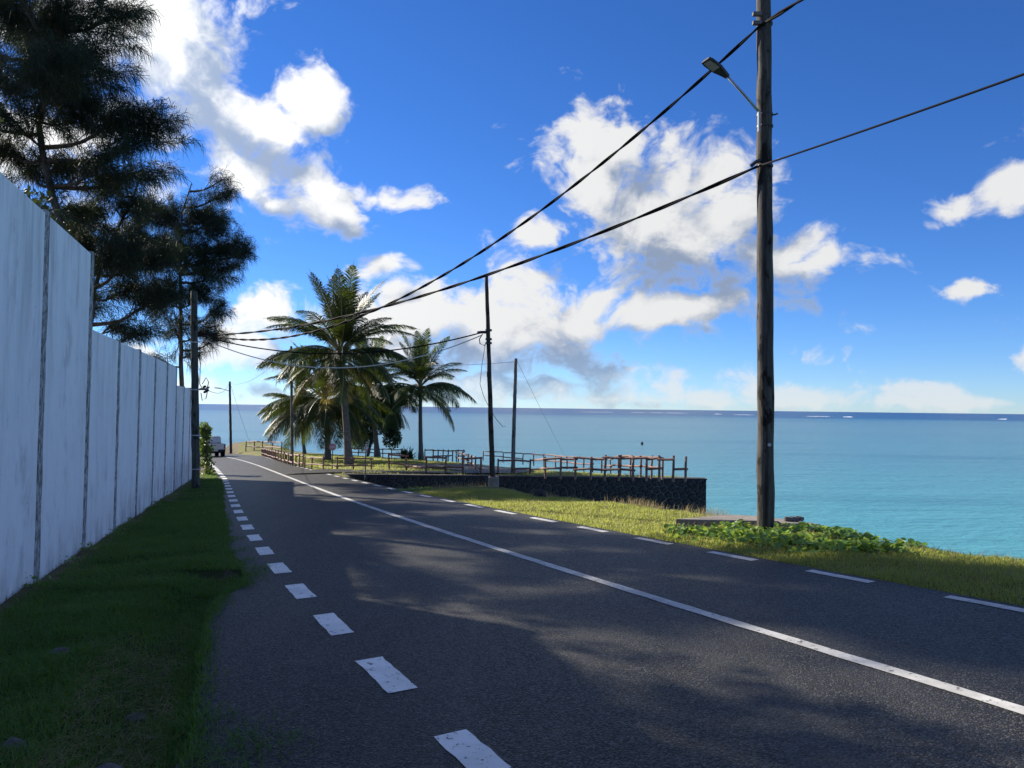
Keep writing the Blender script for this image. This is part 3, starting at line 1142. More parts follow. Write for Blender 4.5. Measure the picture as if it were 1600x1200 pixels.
MB().box(p, (0.07, 0.07, 0.16)).build('junction_box', M_BLACK, pB)

# grey pole on the promontory, stay wire to the lawn
PC = onground(801, 739)
PC_top = at(806, 560, PC.y)
pC = pole('utility_pole', PC, PC_top, 0.10, 0.075, M_POLE_GREY, 'plain grey timber pole inside the promontory fence with a thin stay wire', 8)
pD_b = onground(457, 724)
pD = pole('utility_pole', pD_b, at(455, 541, pD_b.y), 0.09, 0.07, M_POLE_GREY, 'grey timber pole in front of the left palm fronds behind the roadside fence', 9)
pE_b = onground(361, 703)
pE_t = at(359, 596, pE_b.y)
pE = pole('utility_pole', pE_b, pE_t, 0.14, 0.11, M_POLE_DARK, 'distant pole with a small lamp arm where the road bends, against the sea', 10)
er = at(358, 611, pE_b.y)
arm_lamp(pE, pE_b, er, at(345, 607, pE_b.y - 0.3), 1.3, 0.1)
PF = onground(307, 764)
PF.z = gz(PF.x, PF.y)
pF = pole('utility_pole', PF, at(303, 455, PF.y), 0.135, 0.105, M_POLE_MOSS, 'greenish timber pole beside the end of the white wall with insulators on a bracket', 12,
          bands=(0.27, 0.5, 0.1, 0.74))
p = at(312, 608, PF.y) - PF
MB().tube([p, p + Vector((0.2, -0.03, 0))], 0.035, 8).build('bracket', M_DARKMETAL, pF)
for i, (dx, dz) in enumerate(((0.17, 0.08), (0.22, 0.0), (0.2, -0.09), (0.26, 0.05), (0.27, -0.05))):
    q = p + Vector((dx, -0.04 + 0.05 * (i % 2), dz))
    MB().tube([q + Vector((-0.05, 0, -0.02)), q, q + Vector((0.05, 0, 0.02))], [0.03, 0.045, 0.03], 8).build('insulator', M_PORC if i % 2 else M_DARKMETAL, pF)
for k, pts in enumerate((((311, 540), (313, 570), (312, 600), (316, 607)), ((316, 600), (322, 590), (326, 597), (324, 606)), ((314, 614), (316, 626), (322, 622), (324, 612)))):
    MB().tube([at(x, y, PF.y - 0.1) - PF for x, y in pts], 0.014, 6).build('service_wire', M_CABLE, pF, True)


# ---------------------------------------------------------------- cables
def cable(name, a, b_, sag, r_, label, m=M_CABLE, n=48, twist=0.0, strands=1, group=None):
    a, b_ = Vector(a), Vector(b_)
    mb = MB()
    L_ = (b_ - a).length
    for s in range(strands):
        pts = []
        for i in range(n + 1):
            t = i / n
            p = a.lerp(b_, t) - Vector((0, 0, 4 * sag * t * (1 - t)))
            if strands > 1:
                ph = twist * t * L_ + 2 * math.pi * s / strands
                p += Vector((0.6 * math.cos(ph), 0.3 * math.cos(ph), math.sin(ph))) * r_ * 0.95
            pts.append(p - a)
        mb.tube(pts, r_, 6)
    o = mb.build(name, m, None, True, loc=a)
    tag(o, label, 'cable', group)
    return o


A1 = at(1188, 40, PA.y - 0.08)
A2 = at(1184, 260, PA.y - 0.08)
F1 = at(312, 519, PF.y - 0.12)
F2 = at(312, 523, PF.y - 0.12)
NEXT = Vector((13.6, -11.0, 0))
cable('overhead_cable', A1, F1, 1.8, 0.017, 'thick twisted black cable sloping from the top of the lamp pole to the wall pole', twist=5.0, strands=2, n=160)
cable('overhead_cable', A2, F2, 0.66, 0.017, 'lower thin black cable from the lamp pole skimming the top of the slim dark pole', twist=3.0, strands=2, n=120)
cable('overhead_cable', A1, NEXT + Vector((0, 0, 8.6)), 0.35, 0.019, 'thick black cable leaving the lamp pole at the top right of the sky', twist=5.0, strands=2, n=120)
cable('overhead_cable', A2, NEXT + Vector((0, 0, 6.0)), 0.5, 0.014, 'single black cable running right from the middle of the lamp pole', n=60)
B1 = at(751, 520, PB.y)
B2 = at(752, 524, PB.y)
cable('overhead_cable', B1, at(312, 524, PF.y - 0.12), 0.62, 0.02, 'black cable dipping behind the tall palm from the slim dark pole to the wall pole')
cable('overhead_cable', B2, at(312, 527, PF.y - 0.12), 1.0, 0.016, 'pale sunlit cable sagging lowest in front of the tall palm', m=M_CABLE_PALE)
cable('telephone_wire', PC_top - Vector((0, 0, 0.15)), at(456, 545, pD_b.y), 0.5, 0.008, 'thin wire from the grey promontory pole into the palm crowns')
cable('stay_wire', PC_top, onground(884, 716), 0.05, 0.008, 'thin stay wire slanting from the grey promontory pole down to the lawn', m=M_STEEL)
cable('stay_wire', pE_t, onground(395, 703), 0.3, 0.014, 'thin stay wire slanting from the distant lamp pole at the road bend', m=M_STEEL)
cable('telephone_wire', pE_t, at(318, 606, PF.y), 0.6, 0.01, 'thin wire between the insulators on the wall pole and the distant lamp pole')
cable('telephone_wire', at(455, 543, pD_b.y), pE_t - Vector((0, 0, 0.2)), 0.8, 0.012, 'thin wire from the pole among the palm fronds to the distant lamp pole')
lw = [at(x, y, PB.y - 0.05) for x, y in ((758, 540), (753, 570), (750, 600), (756, 620), (766, 640), (776, 656), (786, 667), (790, 666))]
tag(MB().tube([q - lw[0] for q in lw], 0.008, 5).build('loose_wire', M_CABLE, None, True, loc=lw[0]), 'loose wire dangling and curling away from the slim dark pole', 'wire')


# ---------------------------------------------------------------- timber fences
def post_mesh(h, w, seed):
    rr = random.Random(seed)
    pts = [Vector((rr.uniform(-.008, .008), rr.uniform(-.008, .008), z)) for z in (-0.15, 0, h * 0.5, h)]
    return MB().tube(pts, [w, w, w * 0.95, w * 0.88], 7).mesh('post', M_FENCE)


POSTS = [post_mesh(0.72, 0.045, s) for s in range(5)]


def rail_mesh(seed):
    rr = random.Random(seed + 40)
    pts = [Vector((x, rr.uniform(-.008, .008), rr.uniform(-.008, .008))) for x in (-0.5, -0.2, 0.2, 0.5)]
    return MB().tube(pts, [0.041, 0.044, 0.043, 0.040], 7).mesh('rail', M_FENCE)


RAILS = [rail_mesh(s) for s in range(5)]


def fence(label, pix, scale=1.0, levels=(0.66, 0.22), keep=0.9, spacing=None, seed=0, over=0.12):
    """posts at the given ground points (pixels of the photograph on the ground), rails between neighbours"""
    pts = [onground(*q) for q in pix]
    if spacing:
        pts, _ = resample(pts, spacing)
    root = empty('post_and_rail_fence', pts[0])
    tag(root, label, 'fence', 'rustic fences of the promontory')
    rr = random.Random(seed)
    for i, p in enumerate(pts):
        z = float(top_z(p.x, p.y))
        o = link('post', POSTS[rr.randrange(5)], root, Vector((p.x, p.y, z)) - root.location)
        s = scale * rr.uniform(0.94, 1.08)
        o.scale = (scale, scale, s)
        o.rotation_euler = (rr.uniform(-.04, .04), rr.uniform(-.04, .04), rr.uniform(0, 6))
    for i in range(len(pts) - 1):
        a, b_ = pts[i].copy(), pts[i + 1].copy()
        for lv in levels:
            if rr.random() > keep:
                continue
            za = float(top_z(a.x, a.y)) + (lv + rr.uniform(-.04, .04)) * scale
            zb = float(top_z(b_.x, b_.y)) + (lv + rr.uniform(-.04, .04)) * scale
            A_, B_ = Vector((a.x, a.y, za)), Vector((b_.x, b_.y, zb))
            d = B_ - A_
            side = Vector((d.y, -d.x, 0)).normalized() * (0.05 if i % 2 else -0.05) * scale
            o = link('rail', RAILS[rr.randrange(5)], root, (A_ + B_) / 2 + side - root.location)
            o.rotation_euler = d.to_track_quat('X', 'Z').to_euler()
            o.scale = (d.length + over * 2, scale, scale)
    return root


fence('close-set rustic fence curving along the road edge beside the palms', [(409, 711), (430, 719), (455, 727), (476, 731)], 0.95, (0.62, 0.2), 0.95, 1.0, 1)
fence('rustic fence of crooked rails in front of the tall palm trunk', [(476, 731), (487, 732), (505, 733.5), (527, 734), (552, 734.5), (580, 735)], 0.85, (0.62, 0.22), 0.95, None, 2, 0.1)
fence('rustic fence facing the lane left of the slim dark pole', [(608, 734), (635, 735), (666, 740), (696, 740), (723, 740.5), (751, 741)], 1.05, (0.66, 0.26), 0.85, None, 3, 0.06)
fence('long rustic fence along the top of the stone wall', [(778, 740), (804, 741), (828, 741.5), (852, 742), (876, 742.5), (899, 743), (923, 743.5), (945, 744), (967, 744.3), (989, 744.7), (1010, 745), (1030, 745.3), (1052, 745.6), (1071, 746)],
      0.94, (0.64, 0.26), 0.85, None, 4, 0.05)
fence('pale-railed fence along the seaward edge of the promontory', [(755, 717), (772, 718.5), (786, 720), (803, 721.5), (817, 723), (834, 725), (850, 726.5), (868, 728), (886, 730), (898, 731.3), (912, 732.6), (926, 734), (940, 735.5), (954, 737), (969, 738), (985, 739.3), (1001, 740.7), (1018, 742), (1035, 743.5)],
      0.86, (0.68, 0.32), 0.95, None, 5, 0.03)
fence('short fence between the right-hand palm and the open gap by the sea', [(664, 718), (677, 718.5), (684, 718.8), (692, 719), (700, 719), (707, 719), (716, 719.2), (725, 719.5)], 1.0, (0.66, 0.3), 0.85, None, 6, 0.05)
fence('fence running inland from the lane corner to the seaward fence', [(751, 741), (743, 735), (737, 731), (731, 727), (722, 723), (713, 720)], 0.95, (0.6, 0.25), 0.8, None, 7, 0.05)
fence('fence glimpsed behind the palm trunks against the sea', [(545, 712), (560, 713), (576, 713.5), (598, 714), (612, 714.5), (628, 715)], 0.9, (0.66, 0.34), 0.95, None, 8, 0.05)
fence('two-rail fence at the far left by the road bend', [(384, 703.5), (397, 704), (410, 704.6), (425, 705.4), (440, 706.2)], 1.35, (0.7, 0.3), 1.0, None, 9, 0.1)


# ---------------------------------------------------------------- coconut palms
def frond_mesh(name, L_, e0, bend, m, seed, sag=0.35, dens=110, wid=0.6, curl=0.0):
    """leaf with midrib from the origin along +X, rising at e0 and bending down; leaflets hang from it"""
    rr = random.Random(seed)
    npt = 18
    pts = [Vector((0, 0, 0))]
    for i in range(npt):
        t = (i + 0.5) / npt
        e_ = e0 - bend * t ** 1.35
        yaw = curl * t
        pts.append(pts[-1] + Vector((math.cos(e_) * math.cos(yaw), math.cos(e_) * math.sin(yaw), math.sin(e_))) * (L_ / npt))
    mb = MB()
    mb.tube(pts, [0.045 * (1 - 0.88 * i / npt) for i in range(npt + 1)], 5)
    nrf = len(mb.f)
    for k in range(dens):
        t = 0.16 + 0.84 * (k + rr.random() * 0.5) / dens
        f = t * npt
        i = min(int(f), npt - 1)
        p = pts[i].lerp(pts[i + 1], f - i)
        d = (pts[i + 1] - pts[i]).normalized()
        side = d.cross(Vector((0, 0, 1)))
        if side.length < 1e-3:
            side = Vector((0, 1, 0))
        side.normalize()
        up = side.cross(d)
        ll = wid * L_ * 0.36 * (math.sin(math.pi * min(1, 0.12 + 0.93 * t)) ** 0.6) * rr.uniform(0.85, 1.1)
        for sg in (-1, 1):
            fw = rr.uniform(0.7, 1.2)
            dirv = (side * sg + d * fw + up * rr.uniform(0.0, 0.3)).normalized()
            w = 0.012 + 0.008 * rr.random()
            wv = d * w
            q1 = p + dirv * ll * 0.5
            q1.z -= sag * ll * 0.18
            q2 = p + dirv * ll * 0.93
            q2.z -= sag * ll * rr.uniform(0.6, 1.05)
            mb.add([p - wv * 0.6, p + wv * 0.6, q1 + wv, q1 - wv, q2], [(0, 1, 2, 3), (3, 2, 4)])
    me = mb.mesh(name, m)
    me.materials.append(M_RACHIS)
    mi = np.zeros(len(me.polygons), dtype=np.int32)
    mi[:nrf] = 1
    me.polygons.foreach_set('material_index', mi)
    return me


FR = {
    'up': [frond_mesh('frond', 1.0 * 3.4, R(79), R(30), M_PALM, s, 0.2, curl=0.15 * (s - 1)) for s in range(3)],
    'mid': [frond_mesh('frond', 3.5, R(48), R(68), M_PALM, 10 + s, 0.45, curl=0.2 * (s - 1)) for s in range(3)],
    'low': [frond_mesh('frond', 3.4, R(16), R(74), M_PALM, 20 + s, 0.8, curl=0.2 * (s - 1)) for s in range(3)],
    'hang': [frond_mesh('frond', 3.2, R(-12), R(66), M_PALM, 50 + s, 1.0, curl=0.2 * (s - 1)) for s in range(3)],
    'old': [frond_mesh('frond', 3.0, R(-22), R(62), M_PALM_OLD, 30 + s, 1.0, 44, curl=0.15 * (s - 1)) for s in range(2)],
}


def palm(label, base, hub, r0, r1, scale, seed, n=(5, 8, 8, 3), lean=0.0, nuts=True):
    rr = random.Random(seed)
    base, hub = Vector(base), Vector(hub)
    e_ = empty('coconut_palm', base)
    tag(e_, label, 'palm tree', 'coconut palms on the promontory')
    pts, N = [], 16
    for i in range(N + 1):
        t = i / N
        p = (hub - base) * t
        p += Vector((lean * math.sin(math.pi * t), 0, 0))
        pts.append(p)
    pts[0].z -= 0.3
    rad = [r1 + (r0 - r1) * (1 - i / N) ** 1.2 + (0.5 * r0 * math.exp(-i / 1.2)) for i in range(N + 1)]
    MB().tube(pts, [x * rr.uniform(0.97, 1.03) for x in rad], 14).build('trunk', M_TRUNK, e_, True)
    h = hub - base
    MB().tube([h - Vector((0, 0, 0.35)), h - Vector((0, 0, 0.1)), h + Vector((0, 0, 0.15)), h + Vector((0, 0, 0.4))], [r1 * 1.05, r1 * 1.9, r1 * 1.6, r1 * 0.4], 10).build('crown_base', M_FIBRE, e_, True)
    a0 = rr.uniform(0, 6.28)
    for kind, cnt in zip(('up', 'mid', 'low', 'old', 'hang'), n):
        for k in range(cnt):
            me = FR[kind][rr.randrange(len(FR[kind]))]
            o = link('frond', me, e_, h + Vector((0, 0, {'up': 0.25, 'mid': 0.15, 'low': 0.0, 'old': -0.1, 'hang': -0.08}[kind] * scale)))
            o.rotation_euler = (rr.uniform(-.3, .3), rr.uniform(-.18, .18), a0 + 2 * math.pi * (k + rr.uniform(-.25, .25)) / cnt)
            s = scale * rr.uniform(0.86, 1.12)
            o.scale = (s, s, s)
        a0 += 0.5
    if nuts:
        for k in range(7):
            a = rr.uniform(0, 6.28)
            p = h + Vector((math.cos(a) * 0.26, math.sin(a) * 0.26, -0.22 - 0.2 * rr.random()))
            bm = bmesh.new()
            bmesh.ops.create_icosphere(bm, subdivisions=2, radius=0.12)
            for v in bm.verts:
                v.co.z *= 1.25
            me = bpy.data.meshes.new('coconut')
            bm.to_mesh(me)
            bm.free()
            me.materials.append(M_NUT)
            link('coconut', me, e_, p)
    return e_


b1 = onground(545, 727)
palm('tallest coconut palm with a grey leaning trunk in front of the clump', b1, at(531, 556, b1.y), 0.21, 0.155, 1.32, 3, (11, 16, 18, 4, 5), 0.05)
b2 = onground(658, 716)
palm('coconut palm standing apart on the right of the clump', b2, at(657, 608, b2.y), 0.17, 0.13, 1.28, 8, (9, 14, 16, 2, 5), -0.03)
b3 = onground(512, 719)
palm('coconut palm with drooping yellowing fronds on the left of the clump', b3, at(506, 628, b3.y), 0.2, 0.15, 1.42, 15, (7, 14, 18, 3, 14), 0.1, False)
b4 = onground(590, 714)
palm('coconut palm half hidden in the middle of the clump behind the tallest one', b4, at(577, 612, b4.y), 0.2, 0.14, 1.35, 23, (7, 15, 20, 2, 14), 0.05, False)
b5 = onground(476, 709)
palm('low coconut palm furthest left in the clump beside the grey pole', b5, at(468, 638, b5.y), 0.14, 0.11, 1.15, 31, (6, 12, 16, 3, 10), 0.0, False)


# ---------------------------------------------------------------- leaf clouds for bushes and broadleaf crowns
def leaf_cloud(name, centres, n, size, m, seed, parent, up=0.3):
    """many small folded leaves around the given (centre, radius) blobs"""
    r_ = np.random.default_rng(seed)
    C_ = np.array([c for c, _ in centres], float)
    Rr = np.array([q for _, q in centres], float)
    w = Rr ** 2
    ci = r_.choice(len(C_), n, p=w / w.sum())
    d = r_.normal(size=(n, 3))
    d /= np.linalg.norm(d, axis=1)[:, None]
    rad_ = Rr[ci] * (0.55 + 0.5 * r_.random(n) ** 0.6)
    P_ = C_[ci] + d * rad_[:, None]
    a = r_.normal(size=(n, 3)) + d * 0.8
    a[:, 2] -= up
    a /= np.linalg.norm(a, axis=1)[:, None]
    bb = np.cross(a, r_.normal(size=(n, 3)))
    bb /= np.linalg.norm(bb, axis=1)[:, None]
    nn = np.cross(a, bb)
    s = size * (0.6 + 0.7 * r_.random(n))[:, None]
    v0, v3 = P_, P_ + a * s
    v1 = P_ + a * s * 0.5 + bb * s * 0.32 + nn * s * 0.1
    v2 = P_ + a * s * 0.5 - bb * s * 0.32 + nn * s * 0.1
    V = np.stack([v0, v1, v3, v2], 1).reshape(-1, 3)
    i = np.arange(n) * 4
    Fq = np.concatenate([np.stack([i, i + 1, i + 2], 1), np.stack([i, i + 2, i + 3], 1)])
    return link(name, np_mesh(name, V, Fq, m), parent)


# dark shade tree in the middle of the palms
bt = onground(574, 713)
dt = empty('shade_tree', bt)
tag(dt, 'low dense dark-leaved tree in the shade between the palms', 'tree')
hub = at(585, 668, bt.y) - bt
MB().tube([(0, 0, -0.2), hub * 0.5, hub], [0.13, 0.1, 0.08], 8).build('trunk', M_BARK, dt, True)
rs = random.Random(4)
cs = []
for k in range(60):
    p = at(rs.uniform(535, 622), rs.uniform(612, 690), bt.y + rs.uniform(-1.4, 1.4)) - bt
    cs.append((p, rs.uniform(0.35, 0.75)))
for k in range(8):
    MB().tube([hub, hub.lerp(cs[k][0], 0.5) + Vector((0, 0, 0.1)), cs[k][0]], [0.06, 0.04, 0.015], 6).build('limb', M_BARK, dt, True)
leaf_cloud('crown', cs, 24000, 0.16, M_LEAF_DARK, 3, dt)

# spiky clump at the foot of the right palm
ab = onground(637, 717)
ag = empty('spiky_clump', ab)
tag(ag, 'dark green spiky rosette clump at the foot of the right-hand palm', 'plant')
rs = random.Random(9)
for k in range(120):
    a, e_ = rs.uniform(0, 6.28), R(rs.uniform(8, 80))
    L_ = rs.uniform(0.75, 1.15)
    d = Vector((math.cos(a) * math.cos(e_), math.sin(a) * math.cos(e_), math.sin(e_)))
    s = d.cross(Vector((0, 0, 1))).normalized() * 0.045
    o_ = Vector((rs.uniform(-0.4, 0.4), rs.uniform(-0.3, 0.3), 0))
    mdl = o_ + d * L_ * 0.6
    tip = o_ + d * L_ - Vector((0, 0, 0.08))
    MB().add([o_ - s, o_ + s, mdl + s * 0.9, mdl - s * 0.9, tip, o_ + Vector((0, 0, -0.05))], [(0, 1, 2, 3), (3, 2, 4), (0, 5, 1)]).build('leaf', M_LEAF_DARK, ag)

# sunlit leafy shrub behind the wall pole
sb = onground(322, 742)
sh = empty('leafy_shrub', sb)
tag(sh, 'sunlit leafy shrub sprouting between the wall pole and the pickup', 'shrub')
rs = random.Random(12)
cs = []
for k in range(30):
    yy = rs.uniform(668, 740)
    w_ = 5 if yy < 690 else (7 if yy < 715 else 13)
    cs.append((at(318 + rs.uniform(-4, w_), yy, sb.y + rs.uniform(-0.5, 0.5)) - sb, rs.uniform(0.12, 0.26)))
for k in range(9):
    MB().tube([(0, 0, -0.1), Vector(cs[k][0]) * 0.5 + Vector((0.05, 0, 0)), cs[k][0]], [0.02, 0.014, 0.006], 5).build('stem', M_BARK, sh, True)
leaf_cloud('foliage', cs, 1500, 0.13, M_LEAF, 8, sh, 0.5)


# ---------------------------------------------------------------- casuarina trees behind the wall
def strands(points, dirs, per, L_, w, seed, droop=0.55):
    r_ = np.random.default_rng(seed)
    P_ = np.repeat(np.array(points), per, 0)
    D_ = np.repeat(np.array(dirs), per, 0)
    n = len(P_)
    P_ = P_ + r_.normal(size=(n, 3)) * 0.05
    d = D_ * 0.55 + r_.normal(size=(n, 3)) * 0.42 + np.array([0, 0, -0.28])
    d /= np.linalg.norm(d, axis=1)[:, None]
    l = (L_ * (0.5 + 0.8 * r_.random(n)))[:, None]
    dn = np.array([0, 0, -1.0])
    p1 = P_ + d * l * 0.5
    d2 = d + dn * droop * (0.6 + 0.8 * r_.random(n))[:, None]
    d2 /= np.linalg.norm(d2, axis=1)[:, None]
    p2 = p1 + d2 * l * 0.55
    s = np.cross(d, r_.normal(size=(n, 3)))
    s /= np.linalg.norm(s, axis=1)[:, None]
    s *= w * 0.5
    V = np.stack([P_ - s, P_ + s, p1 + s, p1 - s, p2], 1).reshape(-1, 3)
    i = np.arange(n) * 5
    return V, np.concatenate([np.stack([i, i + 1, i + 2], 1), np.stack([i, i + 2, i + 3], 1), np.stack([i + 3, i + 2, i + 4], 1)])


def casuarina(label, base, trunk_px, depth, lobes, seed, r0=0.16, per=9, dens=1.0):
    """trunk through the given picture points at the tree's depth; each lobe (px, py, radius px, depth offset m) is a limb with its sprays"""
    rr = random.Random(seed)
    base = Vector(base)
    e_ = empty('casuarina_tree', base)
    tag(e_, label, 'tree', 'casuarina trees behind the wall')
    tp = [Vector((0, 0, -0.3))] + [at(x, y, depth) - base for x, y in trunk_px]
    tp2, _ = resample(tp, 0.35)
    nT = len(tp2)
    MB().tube([p + Vector((rr.uniform(-.02, .02), rr.uniform(-.02, .02), 0)) for p in tp2], [r0 * (1 - 0.85 * i / nT) for i in range(nT)], 9).build('trunk', M_BARK, e_, True)
    pts, dirs = [], []
    twigs = MB()
    for (lx, ly, lr_, dz) in lobes:
        c = at(lx, ly, depth + dz) - base
        rad_ = lr_ / FPX * depth
        # limb leaves the trunk below the lobe
        cand = [p for p in tp2 if p.z < c.z - 0.25 * (c - Vector((p.x, p.y, c.z))).length] or [tp2[len(tp2) // 3]]
        st = min(cand, key=lambda p: (p - c).length)
        mid = st.lerp(c, 0.5) + Vector((0, 0, -0.12 * (c - st).length))
        limb, _ = resample([st, st.lerp(mid, 0.5) + Vector((0, 0, -.03)), mid, mid.lerp(c, 0.55) + Vector((0, 0, .03)), c], 0.3)
        lr0 = min(0.085, 0.025 + 0.018 * (c - st).length)
        MB().tube(limb, [lr0 * (1 - 0.8 * i / len(limb)) for i in range(len(limb))], 6).build('limb', M_BARK, e_, True)
        out = (c - st).normalized()
        nsub = max(8, int(22 * dens * rad_ ** 1.6))
        for k in range(nsub):
            t = rr.uniform(0.45, 1.0)
            s0 = limb[min(len(limb) - 1, int(t * (len(limb) - 1)))]
            d = Vector((rr.gauss(0, 1), rr.gauss(0, 1), rr.gauss(0.25, 0.8))).normalized()
            d = (d + out * 0.45).normalized()
            end = c + Vector((d.x, d.y, d.z)) * rad_ * rr.uniform(0.55, 1.08)
            m_ = s0.lerp(end, 0.5) + Vector((0, 0, 0.06 * (end - s0).length))
            br, _ = resample([s0, m_, end], 0.14)
            if len(br) < 3:
                continue
            twigs.tube(br, [0.014 * (1 - 0.75 * i / len(br)) for i in range(len(br))], 3, False)
            for i in range(len(br)):
                if i < len(br) * 0.3:
                    continue
                t_ = (br[min(i + 1, len(br) - 1)] - br[i - 1]).normalized()
                pts.append(tuple(br[i]))
                dirs.append(tuple(t_))
                if rr.random() < 0.75:      # side sprig
                    sd = (t_ + Vector((rr.gauss(0, 1), rr.gauss(0, 1), rr.gauss(0, .7))) * 0.8).normalized()
                    for q in (0.12, 0.26):
                        pts.append(tuple(br[i] + sd * q))
                        dirs.append(tuple(sd))
    tag(twigs.build('twigs', M_BARK, e_), kind='stuff')
    V, Fq = strands(pts, dirs, per, 0.42, 0.0115, seed, 1.5)
    link('foliage', np_mesh('foliage', V, Fq, M_NEEDLE), e_)
    return len(Fq)


c1b = Vector((at(95, 345, 19.5).x - 0.2, 19.5, 0))
c1b.z = float(top_z(c1b.x, c1b.y))
ntri = 0
ntri += casuarina('large drooping casuarina overhanging the near part of the wall at upper left', c1b, [(100, 420), (92, 340), (72, 270), (60, 200), (75, 110), (90, 20), (95, -80), (100, -170)], 19.5, [
    (30, 40, 75, 0.3), (110, 40, 70, -0.4), (185, 25, 55, 0.2), (60, 120, 70, 0.8), (150, 110, 62, 0.0), (30, 190, 60, -0.6), (120, 190, 65, 0.7), (195, 180, 52, -0.2),
    (255, 205, 42, 0.1), (90, 265, 55, 0.3), (165, 255, 55, -0.5), (225, 265, 42, 0.4), (45, 270, 40, 0.6), (120, 330, 42, 0.5),
    (60, -60, 80, 0.5), (160, -70, 60, -0.5), (100, -160, 50, 0), (-50, 60, 60, 0.5), (-60, 170, 50, -0.4), (70, 60, 70, 2.2), (120, 150, 70, 2.3), (80, 100, 60, -2.0), (20, -30, 60, -2.0), (0, 235, 45, 0.3), (-5, 130, 45, 0.2), (70, 410, 42, -1.6), (25, 390, 40, -2.2), (110, 440, 36, -1.2), (60, 480, 40, -1.8), (40, 335, 34, -3.0), (-25, 300, 38, -3.0)], 21)
c2b = Vector((at(283, 560, 30.8).x, 30.8, 0))
c2b.z = float(top_z(c2b.x, c2b.y))
ntri += casuarina('straight-trunked casuarina rising behind the far end of the wall by the pole', c2b, [(284, 640), (283, 560), (283, 480), (282, 400), (285, 330), (300, 285)], 30.8, [
    (310, 345, 45, 0.2), (345, 305, 24, 0.0), (330, 345, 34, -0.4), (365, 385, 30, 0.1), (300, 405, 56, -0.2), (345, 425, 34, 0.4), (260, 470, 52, -0.4), (310, 465, 40, 0.2),
    (275, 520, 34, 0.3), (320, 515, 30, 0.0), (345, 485, 22, 0.3), (300, 555, 20, 0.2), (250, 560, 16, 0), (270, 350, 44, 0.6), (265, 410, 50, 0.8), (232, 335, 44, 0.3), (222, 378, 44, -0.3), (375, 395, 22, -0.3), (350, 280, 14, 0.1), (340, 530, 16, 0.1)], 33, 0.13)
c3b = Vector((at(150, 420, 21.0).x - 0.2, 21.0, 0))
c3b.z = float(top_z(c3b.x, c3b.y))
ntri += casuarina('casuarina with bare rising limbs between the two larger ones above the wall', c3b, [(140, 520), (148, 450), (172, 380), (205, 320), (220, 270)], 21.0, [
    (150, 350, 40, 0.3), (195, 330, 48, -0.2), (175, 400, 42, -0.3), (235, 405, 56, 0.3), (190, 460, 44, 0.2), (245, 465, 40, -0.3), (175, 510, 28, 0.3), (215, 520, 34, -0.2), (165, 290, 40, 0.3),
    (110, 430, 44, 0.5), (60, 420, 48, 0.2), (130, 400, 40, -0.5), (20, 430, 50, 0.4), (200, 400, 50, 1.6), (200, 390, 46, -1.4)], 41, 0.12)
c4b = Vector((-17.2, 27.5, 0))
c4b.z = float(top_z(c4b.x, c4b.y))
ntri += casuarina('casuarina set further back, its dark crown filling the gap low behind the near one', c4b, [(75, 560), (72, 470), (78, 400), (80, 330)], 27.5, [
    (20, 420, 50, 0), (75, 400, 55, 0.5), (125, 420, 48, -0.4), (60, 350, 50, 0.3), (110, 360, 46, 0.6), (30, 480, 50, -0.3), (90, 470, 50, 0.2), (140, 480, 36, 0.4), (20, 350, 46, -0.5)], 52, 0.13)

# broadleaf tree at the left edge
c0b = Vector((-11.25, 13.0, 0))
c0b.z = float(top_z(c0b.x, c0b.y))
bl = empty('broadleaf_tree', c0b)
tag(bl, 'dark glossy broadleaf tree cut off by the left edge of the picture above the wall', 'tree')
rs = random.Random(17)
MB().tube([(0, 0, -0.3), (0.1, 0, 2.2), (0.0, 0.1, 4.4), (0.1, 0, 6.5)], [0.2, 0.16, 0.12, 0.06], 9).build('trunk', M_BARK, bl, True)
cs = []
for k in range(38):
    a = rs.uniform(0, 6.28)
    rr_ = 2.7 * math.sqrt(rs.random())
    z = rs.uniform(3.9, 9.2)
    rr_ *= math.sqrt(max(0.1, 1 - ((z - 6.4) / 3.3) ** 2))
    cs.append((Vector((math.cos(a) * rr_, math.sin(a) * rr_, z)), rs.uniform(0.35, 0.7)))
for k in range(16):
    q = cs[k][0]
    MB().tube([Vector((0.05, 0, min(q.z - 1.0, 5.8))), Vector((q.x * 0.5, q.y * 0.5, q.z - 0.5)), q], [0.07, 0.045, 0.015], 6).build('limb', M_BARK, bl, True)
leaf_cloud('crown', cs, 8500, 0.15, M_LEAF_DARK, 19, bl, 0.5)


